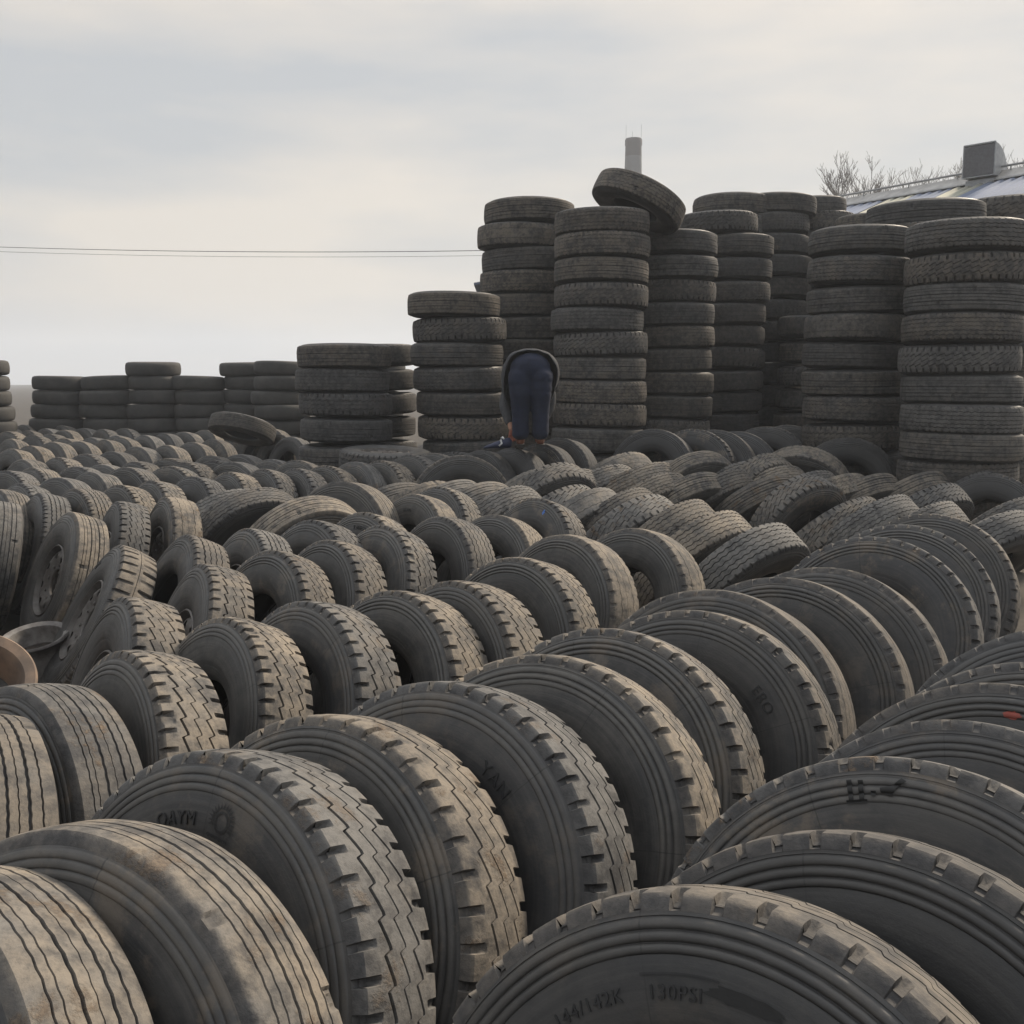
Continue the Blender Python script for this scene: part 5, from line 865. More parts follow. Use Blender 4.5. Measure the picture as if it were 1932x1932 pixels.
('S10_12', 'B', (5.039, 12.769, 0.414), (-0.015, -0.001, 1.0), 1.293, 0.078, 0.52, 0.39, 2.64, 1, 0, 'tyre at the bottom of the stack behind the two big right stacks, covered from view', 'tyres in the stack behind the two big right stacks'),
('S11_0', 'A', (6.28, 13.31, 3.916), (-0.022, -0.015, 1.0), 1.289, 0.347, 0.36, 0, 4.72, 1, 0, 'block tyre, topmost of the stack peeking over the right edge stack', 'tyres in the stack peeking over the right edge stack'),
('S11_1', 'B', (6.321, 13.276, 3.664), (-0.024, 0.025, 1.0), 1.271, 0.685, 0.54, 0, 4.79, 1, 0, 'ribbed tyre, second from the top of the stack peeking over the right edge stack', 'tyres in the stack peeking over the right edge stack'),
('S11_2', 'A', (6.339, 13.305, 3.382), (-0.025, -0.003, 1.0), 1.293, 0.677, 0.36, 0, 2.85, 1, 0, 'block tyre, third from the top of the stack peeking over the right edge stack', 'tyres in the stack peeking over the right edge stack'),
('S11_3', 'B', (6.313, 13.274, 3.114), (-0.02, 0.01, 1.0), 1.284, 0.154, 0.33, 0, 5.87, 1, 0, 'tyre at the bottom of the stack peeking over the right edge stack, covered from view', 'tyres in the stack peeking over the right edge stack'),
('S11_4', 'A', (6.313, 13.271, 2.847), (-0.015, -0.007, 1.0), 1.289, 0.766, 0.29, 0, 3.94, 1, 0, 'tyre at the bottom of the stack peeking over the right edge stack, covered from view', 'tyres in the stack peeking over the right edge stack'),
('S11_5', 'B', (6.313, 13.288, 2.58), (-0.023, 0.013, 1.0), 1.284, 0.331, 0.31, 0, 4.74, 1, 0, 'tyre at the bottom of the stack peeking over the right edge stack, covered from view', 'tyres in the stack peeking over the right edge stack'),
('S11_6', 'A', (6.313, 13.32, 2.313), (0.008, -0.001, 1.0), 1.295, 0.74, 0.28, 0, 2.37, 1, 0, 'tyre at the bottom of the stack peeking over the right edge stack, covered from view', 'tyres in the stack peeking over the right edge stack'),
('S11_7', 'B', (6.313, 13.321, 2.045), (-0.013, -0.008, 1.0), 1.27, 0.089, 0.48, 0, 5.85, 1, 0, 'tyre at the bottom of the stack peeking over the right edge stack, covered from view', 'tyres in the stack peeking over the right edge stack'),
('S11_8', 'A', (6.313, 13.327, 1.778), (-0.005, -0.004, 1.0), 1.27, 0.176, 0.51, 0, 1.4, 1, 0, 'tyre at the bottom of the stack peeking over the right edge stack, covered from view', 'tyres in the stack peeking over the right edge stack'),
('S11_9', 'B', (6.313, 13.312, 1.511), (0.009, 0.013, 1.0), 1.265, 0.644, 0.36, 0.1, 6.0, 1, 0, 'tyre at the bottom of the stack peeking over the right edge stack, covered from view', 'tyres in the stack peeking over the right edge stack'),
('S11_10', 'A', (6.313, 13.319, 1.243), (0.027, -0.009, 1.0), 1.287, 0.28, 0.42, 0.06, 1.83, 1, 0, 'tyre at the bottom of the stack peeking over the right edge stack, covered from view', 'tyres in the stack peeking over the right edge stack'),
('S11_11', 'B', (6.313, 13.309, 0.976), (-0.005, 0.017, 1.0), 1.276, 0.138, 0.43, 0, 3.21, 1, 0, 'tyre at the bottom of the stack peeking over the right edge stack, covered from view', 'tyres in the stack peeking over the right edge stack'),
('S11_12', 'A', (6.313, 13.311, 0.709), (0.014, 0.0, 1.0), 1.285, 0.407, 0.36, 0, 5.12, 1, 0, 'tyre at the bottom of the stack peeking over the right edge stack, covered from view', 'tyres in the stack peeking over the right edge stack'),
('S11_13', 'B', (6.313, 13.298, 0.442), (0.018, -0.017, 1.0), 1.265, 0.613, 0.35, 0, 3.66, 1, 0, 'tyre at the bottom of the stack peeking over the right edge stack, covered from view', 'tyres in the stack peeking over the right edge stack'),
('S7b_0', 'B', (5.327, 15.498, 4.076), (0.017, 0.014, 1.0), 1.066, 0.199, 0.53, 0.21, 1.67, 1, 0, 'ribbed tyre, topmost of the sunken stack between the rear ones', 'tyres in the sunken stack between the rear ones'),
('S7b_1', 'B', (5.355, 15.455, 3.774), (0.002, -0.001, 1.0), 1.07, 0.52, 0.5, 0, 3.69, 1, 0, 'ribbed tyre, second from the top of the sunken stack between the rear ones', 'tyres in the sunken stack between the rear ones'),
('S7b_2', 'B', (5.341, 15.462, 3.472), (0.028, 0.018, 1.0), 1.087, 0.648, 0.47, 0, 4.78, 1, 0, 'tyre at the bottom of the sunken stack between the rear ones, covered from view', 'tyres in the sunken stack between the rear ones'),
('S7b_3', 'B', (5.341, 15.487, 3.17), (0.009, -0.006, 1.0), 1.071, 0.788, 0.26, 0, 0.22, 1, 0, 'tyre at the bottom of the sunken stack between the rear ones, covered from view', 'tyres in the sunken stack between the rear ones'),
('S7b_4', 'B', (5.341, 15.487, 2.868), (-0.014, -0.024, 1.0), 1.08, 0.212, 0.44, 0, 1.6, 1, 0, 'tyre at the bottom of the sunken stack between the rear ones, covered from view', 'tyres in the sunken stack between the rear ones'),
('S7b_5', 'B', (5.341, 15.474, 2.566), (0.015, 0.0, 1.0), 1.073, 0.117, 0.37, 0.39, 1.93, 1, 0, 'tyre at the bottom of the sunken stack between the rear ones, covered from view', 'tyres in the sunken stack between the rear ones'),
('S7b_6', 'B', (5.341, 15.484, 2.264), (0.014, -0.006, 1.0), 1.085, 0.473, 0.25, 0, 0.56, 1, 0, 'tyre at the bottom of the sunken stack between the rear ones, covered from view', 'tyres in the sunken stack between the rear ones'),
('S7b_7', 'B', (5.341, 15.452, 1.962), (-0.003, 0.009, 1.0), 1.071, 0.314, 0.43, 0.06, 2.18, 1, 0, 'tyre at the bottom of the sunken stack between the rear ones, covered from view', 'tyres in the sunken stack between the rear ones'),
('S7b_8', 'B', (5.341, 15.451, 1.66), (0.02, -0.018, 1.0), 1.065, 0.478, 0.43, 0, 5.97, 1, 0, 'tyre at the bottom of the sunken stack between the rear ones, covered from view', 'tyres in the sunken stack between the rear ones'),
('S7b_9', 'B', (5.341, 15.475, 1.358), (0.016, -0.02, 1.0), 1.076, 0.485, 0.49, 0.16, 1.68, 1, 0, 'tyre at the bottom of the sunken stack between the rear ones, covered from view', 'tyres in the sunken stack between the rear ones'),
('S7b_10', 'B', (5.341, 15.479, 1.056), (0.018, -0.001, 1.0), 1.065, 0.89, 0.54, 0.33, 5.95, 1, 0, 'tyre at the bottom of the sunken stack between the rear ones, covered from view', 'tyres in the sunken stack between the rear ones'),
('S7b_11', 'B', (5.341, 15.485, 0.754), (0.018, 0.013, 1.0), 1.087, 0.726, 0.5, 0, 4.76, 1, 0, 'tyre at the bottom of the sunken stack between the rear ones, covered from view', 'tyres in the sunken stack between the rear ones'),
('S7b_12', 'B', (5.341, 15.499, 0.452), (0.007, 0.011, 1.0), 1.081, 0.365, 0.47, 0, 4.67, 1, 0, 'tyre at the bottom of the sunken stack between the rear ones, covered from view', 'tyres in the sunken stack between the rear ones'),
('S0_0', 'E', (-1.896, 14.635, 2.186), (-0.029, 0.019, 1.0), 1.059, 0.437, 0.26, 0, 3.11, 1, 0, 'smooth worn tyre, topmost of the loose stack behind the short left one', 'tyres in the loose stack behind the short left one'),
('S0_1', 'B', (-1.916, 14.582, 1.844), (-0.026, -0.008, 1.0), 1.063, 0.309, 0.17, 0.18, 3.34, 1, 0, 'ribbed tyre, second from the top of the loose stack behind the short left one', 'tyres in the loose stack behind the short left one'),
('S0_2', 'E', (-1.908, 14.576, 1.52), (-0.025, -0.014, 1.0), 1.065, 0.363, 0.25, 0, 4.99, 1, 0, 'smooth worn tyre, third from the top of the loose stack behind the short left one', 'tyres in the loose stack behind the short left one'),
('S0_3', 'B', (-1.927, 14.599, 1.194), (-0.012, 0.011, 1.0), 1.058, 0.406, 0.16, 0, 2.15, 1, 0, 'ribbed tyre, fourth from the top of the loose stack behind the short left one', 'tyres in the loose stack behind the short left one'),
('S0_4', 'E', (-1.905, 14.617, 0.866), (0.027, 0.02, 1.0), 1.059, 0.734, 0.3, 0.0, 4.08, 1, 0, 'smooth worn tyre, fifth from the top of the loose stack behind the short left one', 'tyres in the loose stack behind the short left one'),
('S0_5', 'B', (-1.91, 14.601, 0.536), (-0.006, -0.002, 1.0), 1.054, 0.095, 0.16, 0, 1.44, 1, 0, 'tyre at the bottom of the loose stack behind the short left one, covered from view', 'tyres in the loose stack behind the short left one'),
('SM_0', 'B', (-2.049, 12.656, 2.126), (-0.003, 0.013, 1.0), 1.088, 0.158, 0.36, 0.33, 4.4, 1, 0, 'ribbed tyre, topmost of the front stack at the left end', 'tyres in the front stack at the left end'),
('SM_1', 'D', (-2.078, 12.666, 1.841), (0.011, 0.013, 1.0), 1.09, 0.883, 0.38, 0, 4.1, 1, 0, 'fine zigzag tyre, second from the top of the front stack at the left end', 'tyres in the front stack at the left end'),
('SM_2', 'A', (-2.042, 12.654, 1.561), (0.018, -0.004, 1.0), 1.083, 0.782, 0.33, 0.19, 1.94, 1, 0, 'block tyre, third from the top of the front stack at the left end', 'tyres in the front stack at the left end'),
('SM_3', 'B', (-2.039, 12.641, 1.243), (0.023, 0.011, 1.0), 1.07, 0.955, 0.33, 0, 1.19, 1, 0, 'ribbed tyre, fourth from the top of the front stack at the left end', 'tyres in the front stack at the left end'),
('SM_4', 'B', (-2.057, 12.655, 0.92), (-0.01, -0.012, 1.0), 1.086, 0.466, 0.35, 0.08, 3.36, 1, 0, 'ribbed tyre, fifth from the top of the front stack at the left end', 'tyres in the front stack at the left end'),
('SM_5', 'D', (-2.053, 12.664, 0.619), (-0.018, 0.002, 1.0), 1.075, 0.506, 0.26, 0.34, 4.44, 1, 0, 'tyre at the bottom of the front stack at the left end, covered from view', 'tyres in the front stack at the left end'),
('SM_6', 'A', (-2.053, 12.636, 0.317), (-0.024, 0.005, 1.0), 1.069, 0.832, 0.44, 0.35, 1.0, 1, 0, 'tyre at the bottom of the front stack at the left end, covered from view', 'tyres in the front stack at the left end')]


BYID = {}
for (rid, code, c, a, s, tone, dust, mud, spin, split, rimmed, label, group) in TYRES:
    o = tyre(code, c, a, s, tone, dust, mud, spin, split, label, group, 'wheel' if rimmed else 'tyre', 'wheel' if rimmed else 'tyre')
    if rimmed: link('rim', RIM, o)
    BYID[rid] = o

PAINT_RED = plain('red_paint', (.24, .06, .045), .85)
PAINT_BLUE = plain('blue_paint', (.08, .18, .5), .7)
OIL = plain('dark_marker', (.02, .02, .02), .7)
# writing and marks on single tyres
D90 = math.pi / 2
lettering('144/142K', .030, .375, D90 + .62, BYID['P0'])
lettering('130PSI', .030, .375, D90 + .22, BYID['P0'])
side_patch([[(D90 + .36 + a, .375 + .026 * q) for a, q in ((-.32, 1), (-.2, 1.06), (0, 1.06), (.0, .92), (-.2, .92), (-.32, .86))]], BYID['P0'], 'raised_border', LETTER)
side_patch([blob(D90 - .06, .385, .16, .012, 4)], BYID['P0'], 'dark_smear', OIL)
lettering('OAYM', .042, .375, D90 + .28, BYID['Q2'])
lettering('YANG', .040, .370, D90 + .10, BYID['J7'])
lettering('YAN', .050, .365, D90 - .55, BYID['Q4'])
lettering('TEXAG', .044, .405, D90 + .06, BYID['Q11'])
lettering('ERO', .050, .375, D90 - .35, BYID['Q7'])
lettering('9.00R20', .046, .400, D90 - .05, BYID['J6'])
lettering('BYA', .050, .40, D90 + .6, BYID['K1'])
# sun over waves emblem
em = []
for k in range(14):
    t0, t1 = 2 * math.pi * k / 14, 2 * math.pi * (k + 1) / 14
    em.append([(D90 - .10 + u * math.cos(t_) / .385, .385 + u * math.sin(t_)) for u, t_ in ((.018, t0), (.018, t1), (.023, t1), (.023, t0))])
for k in range(16):
    t = math.pi * (k / 15) * 1.2 - .3
    em.append([(D90 - .10 + q * (math.cos(t) * u - math.sin(t) * .006 * v) / .385, .385 + (math.sin(t) * u * 1.0 + math.cos(t) * .006 * v)) for u, v, q in ((.027, -.6, 1), (.027, .6, 1), (.042, 0, 1))])
for k in range(5): em.append(blob(D90 - .02 - .035 * k, .352, .020, .004, k))
side_patch(em, BYID['Q2'], 'sun_emblem', LETTER)
# hand-drawn mark "11.J"
mk = [[(D90 + .30 - x / .45, .450 + y) for x, y in pl] for pl in (
    [(0, -.024), (.010, -.024), (.010, .022), (0, .022)], [(.022, -.026), (.032, -.026), (.032, .020), (.022, .020)], [(-.006, -.026), (.038, -.026), (.038, -.019), (-.006, -.019)],
    [(.046, -.012), (.056, -.012), (.056, -.002), (.046, -.002)], [(.066, -.006), (.088, -.010), (.096, .006), (.114, .022), (.104, .027), (.088, .010), (.064, .004)])]
side_patch(mk, BYID['P2'], 'marker_writing', OIL, .003)
side_patch([blob(D90 + .02, .435, .05, .012, 7)], BYID['P4'], 'red_paint_mark', PAINT_RED, .002)
side_patch([blob(D90 - .3, .42, .035, .022, 8)], BYID['K10'], 'blue_paint_mark', PAINT_BLUE, .002)

# ------------------------------------------------------------------ loose tyres lying on the field
def special(rid, code, c, a, s, tone, dust, mud, label, spin=0.0):
    o = tyre(code, c, a, s, tone, dust, mud, spin, True, label, None); BYID[rid] = o; return o
special('tilt_top', 'D', (1.56, 13.0, 4.02), (.42, .13, .89), 1.12, .31, .55, .0, 'tyre lying tilted on top of the tall stacks below the chimney')
special('fallen', 'B', (-4.28, 16.3, 1.07), (-.16, -.33, -.92), 1.0, .12, .25, .0, 'dark tyre lying tipped over on top of the far left rows')
o = special('flat_wheel', 'A', (-1.41, 11.4, .95), (.04, -.05, 1), .98, .7, .35, .1, 'flat lying wheel with a steel disc in front of the left stacks')
o.name = 'wheel'; o['category'] = 'wheel'; link('rim', RIM, o)
special('ledge', 'B', (-2.45, 12.0, .62), (.05, .02, 1), 1.0, .2, .3, .1, 'flat lying tyre under the left end front stack edge')

rr = random.Random(21)
for k, (x, y) in enumerate([(-2.75, 3.35), (-3.05, 3.75), (-3.3, 5.3), (-3.45, 5.75), (-3.6, 6.25), (-3.85, 6.8), (-4.3, 7.4), (-4.7, 7.95), (-1.75, 2.05), (-1.95, 1.75), (-2.15, 1.45)]):
    yw = R(50 + rr.uniform(-5, 5)); le = R(14 + rr.uniform(-3, 3))
    o = tyre('ABGH'[k % 4], (x, y, .51), (-math.sin(yw) * math.cos(le), -math.cos(yw) * math.cos(le), math.sin(le)), .95, rr.random(), .9, 0, rr.uniform(0, 6), False, 'old truck tyre standing just beyond the left edge of the picture', 'tyres beyond the left edge')
# wall of stacks at the far end of the left field: one mass
mb = MB()
rr = random.Random(11)
prof = [(.29, -.10), (.30, -.125), (.40, -.137), (.47, -.13), (.505, -.112), (.52, -.07), (.525, 0), (.52, .07), (.505, .112), (.47, .13), (.40, .137), (.30, .125), (.29, .10)]
x = -12.5
while x < -2.2:
    y = 19.0 + (0 if rr.random() < .5 else .9) + rr.uniform(-.1, .2) + (x + 11) * .12
    for k in range(rr.choice([7, 8, 8, 9])):
        mb.lathe(prof, 28, Matrix.Translation((x + rr.uniform(-.06, .06), y + rr.uniform(-.05, .05), .14 + .275 * k)) @ Matrix.Rotation(rr.uniform(-.04, .04), 4, 'X') @ Matrix.Rotation(rr.uniform(-.04, .04), 4, 'Y'))
    x += rr.uniform(.80, 1.02)
o = mb.build('far_tyre_stacks', plain('far_dusty_rubber', (.06, .057, .053), .85, col2=(.035, .034, .034), scale=3), None, True, 50)
tag(o, 'dark stacks of old tyres along the far end of the left field', 'tyre stacks', kind='stuff')

# ------------------------------------------------------------------ loose rims at the left edge
def bowl(name, c, a, r, mat1, mat2, label, fill):
    o = link(name, mesh(name, *(lambda m: (m.V, m.F))(MB().lathe([(r * .70, -.12 + fill), (r * .76, -.03), (r * .79, .03), (r * .82, .048), (r * .97, .062), (r, .056), (r * 1.01, .046), (r * .96, .040), (r * .86, .02), (r * .84, -.02), (r * .84, -.24), (r * .94, -.27), (r * .91, -.28), (r * .80, -.25), (r * .70, -.12 + fill)], 72)), mat1, True, 40))
    o.matrix_world = axis_matrix(c, a)
    rr = random.Random(int(r * 1000)); V, F = [], []
    nr, na = 12, 48
    for i in range(nr + 1):
        for k in range(na):
            q = r * .745 * i / nr + .0005; t = 2 * math.pi * k / na
            V.append((q * math.cos(t), q * math.sin(t), -.125 + fill - .015 * (1 - i / nr) + (rr.uniform(-.006, .006) if fill and i < nr else 0)))
    F = [(i * na + k, (i + 1) * na + k, (i + 1) * na + (k + 1) % na, i * na + (k + 1) % na) for i in range(nr) for k in range(na)]
    link('disc', mesh('disc', V, F, mat2), o)
    if not fill: MB().lathe([(r * .16, -.14), (r * .16, -.105), (r * .24, -.10), (r * .28, -.105), (r * .29, -.14)], 40).build('hub_ring', mat1, o)
    return tag(o, label, 'rim')
GREASE = plain('greasy_steel', (.10, .095, .09), .5, .3, scale=8, col2=(.025, .022, .02))
LIGHTST = plain('scuffed_grey_steel', (.22, .21, .20), .65, .2, scale=10, col2=(.09, .08, .075))
bowl('rim', (-2.52, 4.6, .44), (.34, -.46, .82), .29, RUST, GREASE, 'rusty brown wheel rim lying at the left edge of the yard', 0)
bowl('rim', (-2.74, 5.75, .33), (-.05, -.22, .96), .19, LIGHTST, plain('oily_dirt', (.05, .038, .03), .9, col2=(.02, .016, .014), scale=25), 'pale steel rim with dirt inside behind the rusty rim', .07)
special('rim_support', 'E', (-2.62, 4.75, .125), (0, 0, 1), .95, .1, .1, .0, 'dark flat tyre lying under the loose rims')

# ------------------------------------------------------------------ bent man
def skin_body(name, verts, edges, radii, mat, root=0, sub=2):
    me = bpy.data.meshes.new(name); me.from_pydata(verts, edges, []); me.materials.append(mat)
    o = bpy.data.objects.new(name, me); COL.objects.link(o)
    md = o.modifiers.new('skin', 'SKIN'); md.use_smooth_shade = True
    for i, r in enumerate(radii):
        sv = me.skin_vertices[0].data[i]
        sv.radius = r if hasattr(r, '__len__') else (r, r); sv.use_root = i == root
    s_ = o.modifiers.new('sub', 'SUBSURF'); s_.levels = sub; s_.render_levels = sub
    bpy.context.view_layer.update()
    m2 = bpy.data.meshes.new_from_object(o.evaluated_get(bpy.context.evaluated_depsgraph_get()))
    o.modifiers.clear(); o.data = m2; m2.name = name; bpy.data.meshes.remove(me)
    m2.polygons.foreach_set('use_smooth', [True] * len(m2.polygons))
    return o
SKINM = plain('skin', (.33, .17, .11), .6, var=.15)
NAVY = plain('navy_trousers', (.008, .014, .038), .85, scale=20, bstr=.4)
JACK = plain('grey_jacket', (.048, .050, .056), .85, scale=18, bstr=.5)
SHOE = plain('brown_shoes', (.19, .075, .045), .7)
GLOVE = plain('orange_glove', (.36, .12, .075), .75)
HAIR = plain('black_hair', (.012, .011, .01), .6)
MX, MY, MZ = .19, 10.62, 1.175
bv = [(0, .06, .80), (0, .22, .88), (0, .42, .80), (0, .54, .66), (0, .60, .54), (0, .645, .44), (0, .66, .37),        # 0-6 pelvis, spine, neck, head
      (-.10, .02, .76), (-.105, .015, .44), (-.10, .0, .10), (-.105, .05, .045), (-.115, .16, .03),                    # 7-11 left leg
      (.10, .02, .76), (.105, .03, .44), (.10, .0, .10), (.105, .05, .045), (.115, .16, .03),                          # 12-16 right leg
      (-.19, .50, .66), (-.27, .36, .44), (-.215, .17, .22), (-.195, .11, .15),                                        # 17-20 left arm
      (.19, .50, .66), (.22, .48, .40), (.12, .36, .20), (.10, .34, .12)]                                              # 21-24 right arm
be = [(0, 1), (1, 2), (2, 3), (3, 4), (4, 5), (5, 6), (0, 7), (7, 8), (8, 9), (9, 10), (10, 11), (0, 12), (12, 13), (13, 14), (14, 15), (15, 16), (3, 17), (17, 18), (18, 19), (19, 20), (3, 21), (21, 22), (22, 23), (23, 24)]
br = [.11, .11, (.17, .12), (.165, .11), .06, .085, .09, .115, .068, .045, .045, .032, .115, .068, .045, .045, .032, .062, .046, .033, .036, .062, .046, .033, .036]
man = skin_body('person', bv, be, br, SKINM)
man.data.materials.append(NAVY)
for p in man.data.polygons: p.material_index = 1 if p.center.z > .10 and p.center.y < .58 and not (p.center.z < .28 and p.center.x < -.16) else 0
man.location = (MX, MY, MZ); man.scale = (.96, .96, .94)
tag(man, 'man bending over with his back to the camera in dark jacket and trousers', 'person')
# trousers: legs and seat, slightly larger than the body
mb = MB()
def ball(c, rx, ry, rz):
    mb.lathe([(max(math.sin(math.pi * k / 10), .002), -math.cos(math.pi * k / 10)) for k in range(11)], 18, Matrix.Translation(c) @ Matrix.Diagonal((rx, ry, rz, 1)))
ball((0, .07, .83), .225, .175, .185); ball((0, .26, .89), .20, .15, .13); ball((0, .06, .68), .16, .13, .14)
for s_ in (-1, 1):
    for (p0, r0), (p1, r1) in zip([((.105, .03, .76), .142), ((.108, .0, .56), .118), ((.108, .012, .42), .100), ((.108, .005, .24), .092)], [((.108, .0, .56), .118), ((.108, .012, .42), .100), ((.108, .005, .24), .092), ((.106, .005, .12), .092)]):
        for k in range(7):
            q = k / 6; r_ = r0 + (r1 - r0) * q
            wr = 1 + .035 * math.sin(k * 2.1 + p0[2] * 40 + s_)
            ball((s_ * (p0[0] + (p1[0] - p0[0]) * q), p0[1] + (p1[1] - p0[1]) * q, p0[2] + (p1[2] - p0[2]) * q), r_ * wr, r_ * wr, r_ * .7)
t_ = mb.build('trousers', NAVY, man, True, None)
md = t_.modifiers.new('remesh', 'REMESH'); md.mode = 'VOXEL'; md.voxel_size = .014; md.use_smooth_shade = True
md = t_.modifiers.new('smooth', 'SMOOTH'); md.factor = .5; md.iterations = 5
bpy.context.view_layer.update()
m2 = bpy.data.meshes.new_from_object(t_.evaluated_get(bpy.context.evaluated_depsgraph_get()))
t_.modifiers.clear(); t_.data = m2
for s_, y0 in ((-1, .0), (1, .0)):
    sh = skin_body('shoe', [(s_ * .105, -.035, .045), (s_ * .107, .03, .05), (s_ * .112, .12, .04), (s_ * .118, .20, .03)], [(0, 1), (1, 2), (2, 3)], [.044, .052, .048, .035], SHOE); sh.parent = man
    so = MB(); so.box(s_ * .11 - .048, -.08, -.012, s_ * .11 + .048, .24, .012); so.build('sole', plain('shoe_sole', (.03, .028, .026), .8), sh)
# jacket: open shell from the hem over the seat to the shoulders
rings = []
for y, z, hw, up, lowL, lowR in ((-.005, .955, .262, .085, .62, .34), (.03, .97, .280, .09, .54, .30), (.11, .97, .29, .085, .44, .30), (.24, .945, .275, .06, .42, .34), (.40, .85, .245, .055, .40, .34), (.53, .72, .23, .05, .30, .28), (.60, .60, .16, .03, .16, .16)):
    ring = []
    for k in range(25):
        t = k / 24
        an = math.pi * (1 - t)
        xx = hw * math.cos(an) * (1 + .08 * abs(math.cos(an))); zz = z + up * 1.0 * math.sin(an) - .10 * (1 - math.sin(an))
        low = lowL if t < .5 else lowR
        drop = max(0, abs(t - .5) * 2 - .55) / .45
        zz -= drop ** 1.2 * low * .8
        xx += (-1 if t < .5 else 1) * (.045 * math.sin(drop * 3.1) - .03 * drop)
        wr = .006 * math.sin(k * 1.9 + y * 23) + .004 * math.sin(k * 4.3 - y * 40)
        ring.append((xx * (1 + wr * 2), y + .05 * drop * (1 if y < .3 else -1) + wr, zz + wr))
    rings.append(ring)
V = [p for r_ in rings for p in r_]
F = [(i * 25 + k, i * 25 + k + 1, (i + 1) * 25 + k + 1, (i + 1) * 25 + k) for i in range(len(rings) - 1) for k in range(24)]
jk = link('jacket', mesh('jacket', V, F, JACK, True, None), man)
so_ = jk.modifiers.new('thick', 'SOLIDIFY'); so_.thickness = .014
sb_ = jk.modifiers.new('sub', 'SUBSURF'); sb_.levels = 1; sb_.render_levels = 2
sl = skin_body('sleeve', [(-.17, .52, .68), (-.25, .44, .56), (-.285, .34, .42), (-.25, .25, .31), (-.215, .17, .215)], [(0, 1), (1, 2), (2, 3), (3, 4)], [.08, .075, .066, .058, .05], JACK); sl.parent = man
sl = skin_body('sleeve', [(.17, .52, .68), (.235, .50, .54), (.225, .47, .40), (.17, .41, .29), (.125, .36, .21)], [(0, 1), (1, 2), (2, 3), (3, 4)], [.08, .072, .062, .055, .05], JACK); sl.parent = man
hd = skin_body('hair', [(0, .63, .45), (0, .672, .41), (0, .70, .36)], [(0, 1), (1, 2)], [.07, .088, .075], HAIR); hd.parent = man
def hand(side, base, dirv, ms):
    b = Vector(base); d = Vector(dirv).normalized(); sx_ = Vector((side, 0, 0)); sx_ = (sx_ - sx_.dot(d) * d).normalized(); nrm = d.cross(sx_)
    vs = [b, b + d * .035, b + d * .075]; es = [(0, 1), (1, 2)]; rs = [.028, (.040, .020), (.042, .018)]
    for k, ln in enumerate((.058, .068, .064, .050)):
        p = b + d * .078 + sx_ * (.030 - .020 * k); i = len(vs)
        vs += [p, p + d * ln * .5 + nrm * .006, p + d * ln * .8 + nrm * .022, p + d * ln * .9 + nrm * .04]; es += [(2, i), (i, i + 1), (i + 1, i + 2), (i + 2, i + 3)]; rs += [.0105, .0098, .009, .0078]
    i = len(vs); vs += [b + d * .03 + sx_ * .038 + nrm * .008, b + d * .06 + sx_ * .056 + nrm * .02, b + d * .085 + sx_ * .05 + nrm * .036]; es += [(1, i), (i, i + 1), (i + 1, i + 2)]; rs += [.013, .012, .009]
    h = skin_body('glove', [tuple(v) for v in vs], es, rs, ms); h.parent = man
hand(1, (-.20, .13, .17), (.03, -.12, -1), GLOVE)
hand(-1, (.10, .345, .15), (0, -.05, -1), GLOVE)
# the dark blue thing he is reaching for
mb = MB()
sec = []
for y, hw, z0, z1 in ((-.16, .012, .0, .018), (-.12, .05, .0, .04), (-.02, .062, .0, .075), (.08, .055, .0, .11), (.14, .045, .0, .12), (.165, .02, .02, .09)):
    sec.append([(hw * math.cos(2 * math.pi * k / 16) , y, (z0 + z1) / 2 + (z1 - z0) / 2 * math.sin(2 * math.pi * k / 16)) for k in range(16)])
mb.add([p for s_ in sec for p in s_], [(i * 16 + k, i * 16 + (k + 1) % 16, (i + 1) * 16 + (k + 1) % 16, (i + 1) * 16 + k) for i in range(5) for k in range(16)] + [tuple(range(16))[::-1], tuple(80 + k for k in range(16))])
tool = mb.build('blue_shoe', plain('dark_blue_cloth', (.015, .022, .06), .6), None, True, 60)
tool.matrix_world = Matrix.Translation((MX - .34, MY - .05, MZ - .03)) @ Matrix.Rotation(R(-72), 4, 'Z') @ Matrix.Scale(.92, 4)
tag(tool, 'small dark blue object with white stripe held by the bent man', 'shoe')
MB().tube([(.052, .02, .10), (.066, .03, .06), (.060, .0, .03)], .011, 8).tube([(-.045, .06, .11), (.0, .06, .125), (.045, .06, .11)], .010, 8).build('white_stripe', plain('white_rubber', (.6, .6, .6), .5), tool)

# ------------------------------------------------------------------ metal roofed hall behind the right stacks
BLUE = plain('blue_metal_sheet', (.13, .155, .225), .85, .0, scale=2, col2=(.155, .18, .235), var=.2, bstr=.05, spec=.15)
SKYL = plain('fibreglass_panel', (.30, .295, .25), .85, .0, scale=3, col2=(.30, .30, .24), bstr=.05)
RIDGEM = plain('grey_ridge_cap', (.30, .30, .30), .5, .3, scale=4)
WALLM = plain('rendered_wall', (.35, .34, .32), .9, scale=1.5, bstr=.2)
bA = Vector((9.2, 32.5, 0)); rd_ = Vector((3.1, -4.7, 0)).normalized(); dn = Vector((-rd_.y * -1, 0, 0))
dn = Vector((rd_.y, -rd_.x, 0))                      # downhill, towards the camera's left
if dn.x > 0: dn = -dn
RH, EH, RUN, LEN0, LEN1 = 7.02, 4.7, 6.0, -3.0, 15.0
hall = bpy.data.objects.new('metal_hall', None); COL.objects.link(hall); hall.location = bA
tag(hall, 'large shed with corrugated blue metal roof behind the right stacks', 'building')
def rp(l, d, h=0.0): 
    return rd_ * l + dn * d + Vector((0, 0, RH - (RH - EH) * abs(d) / RUN + h))
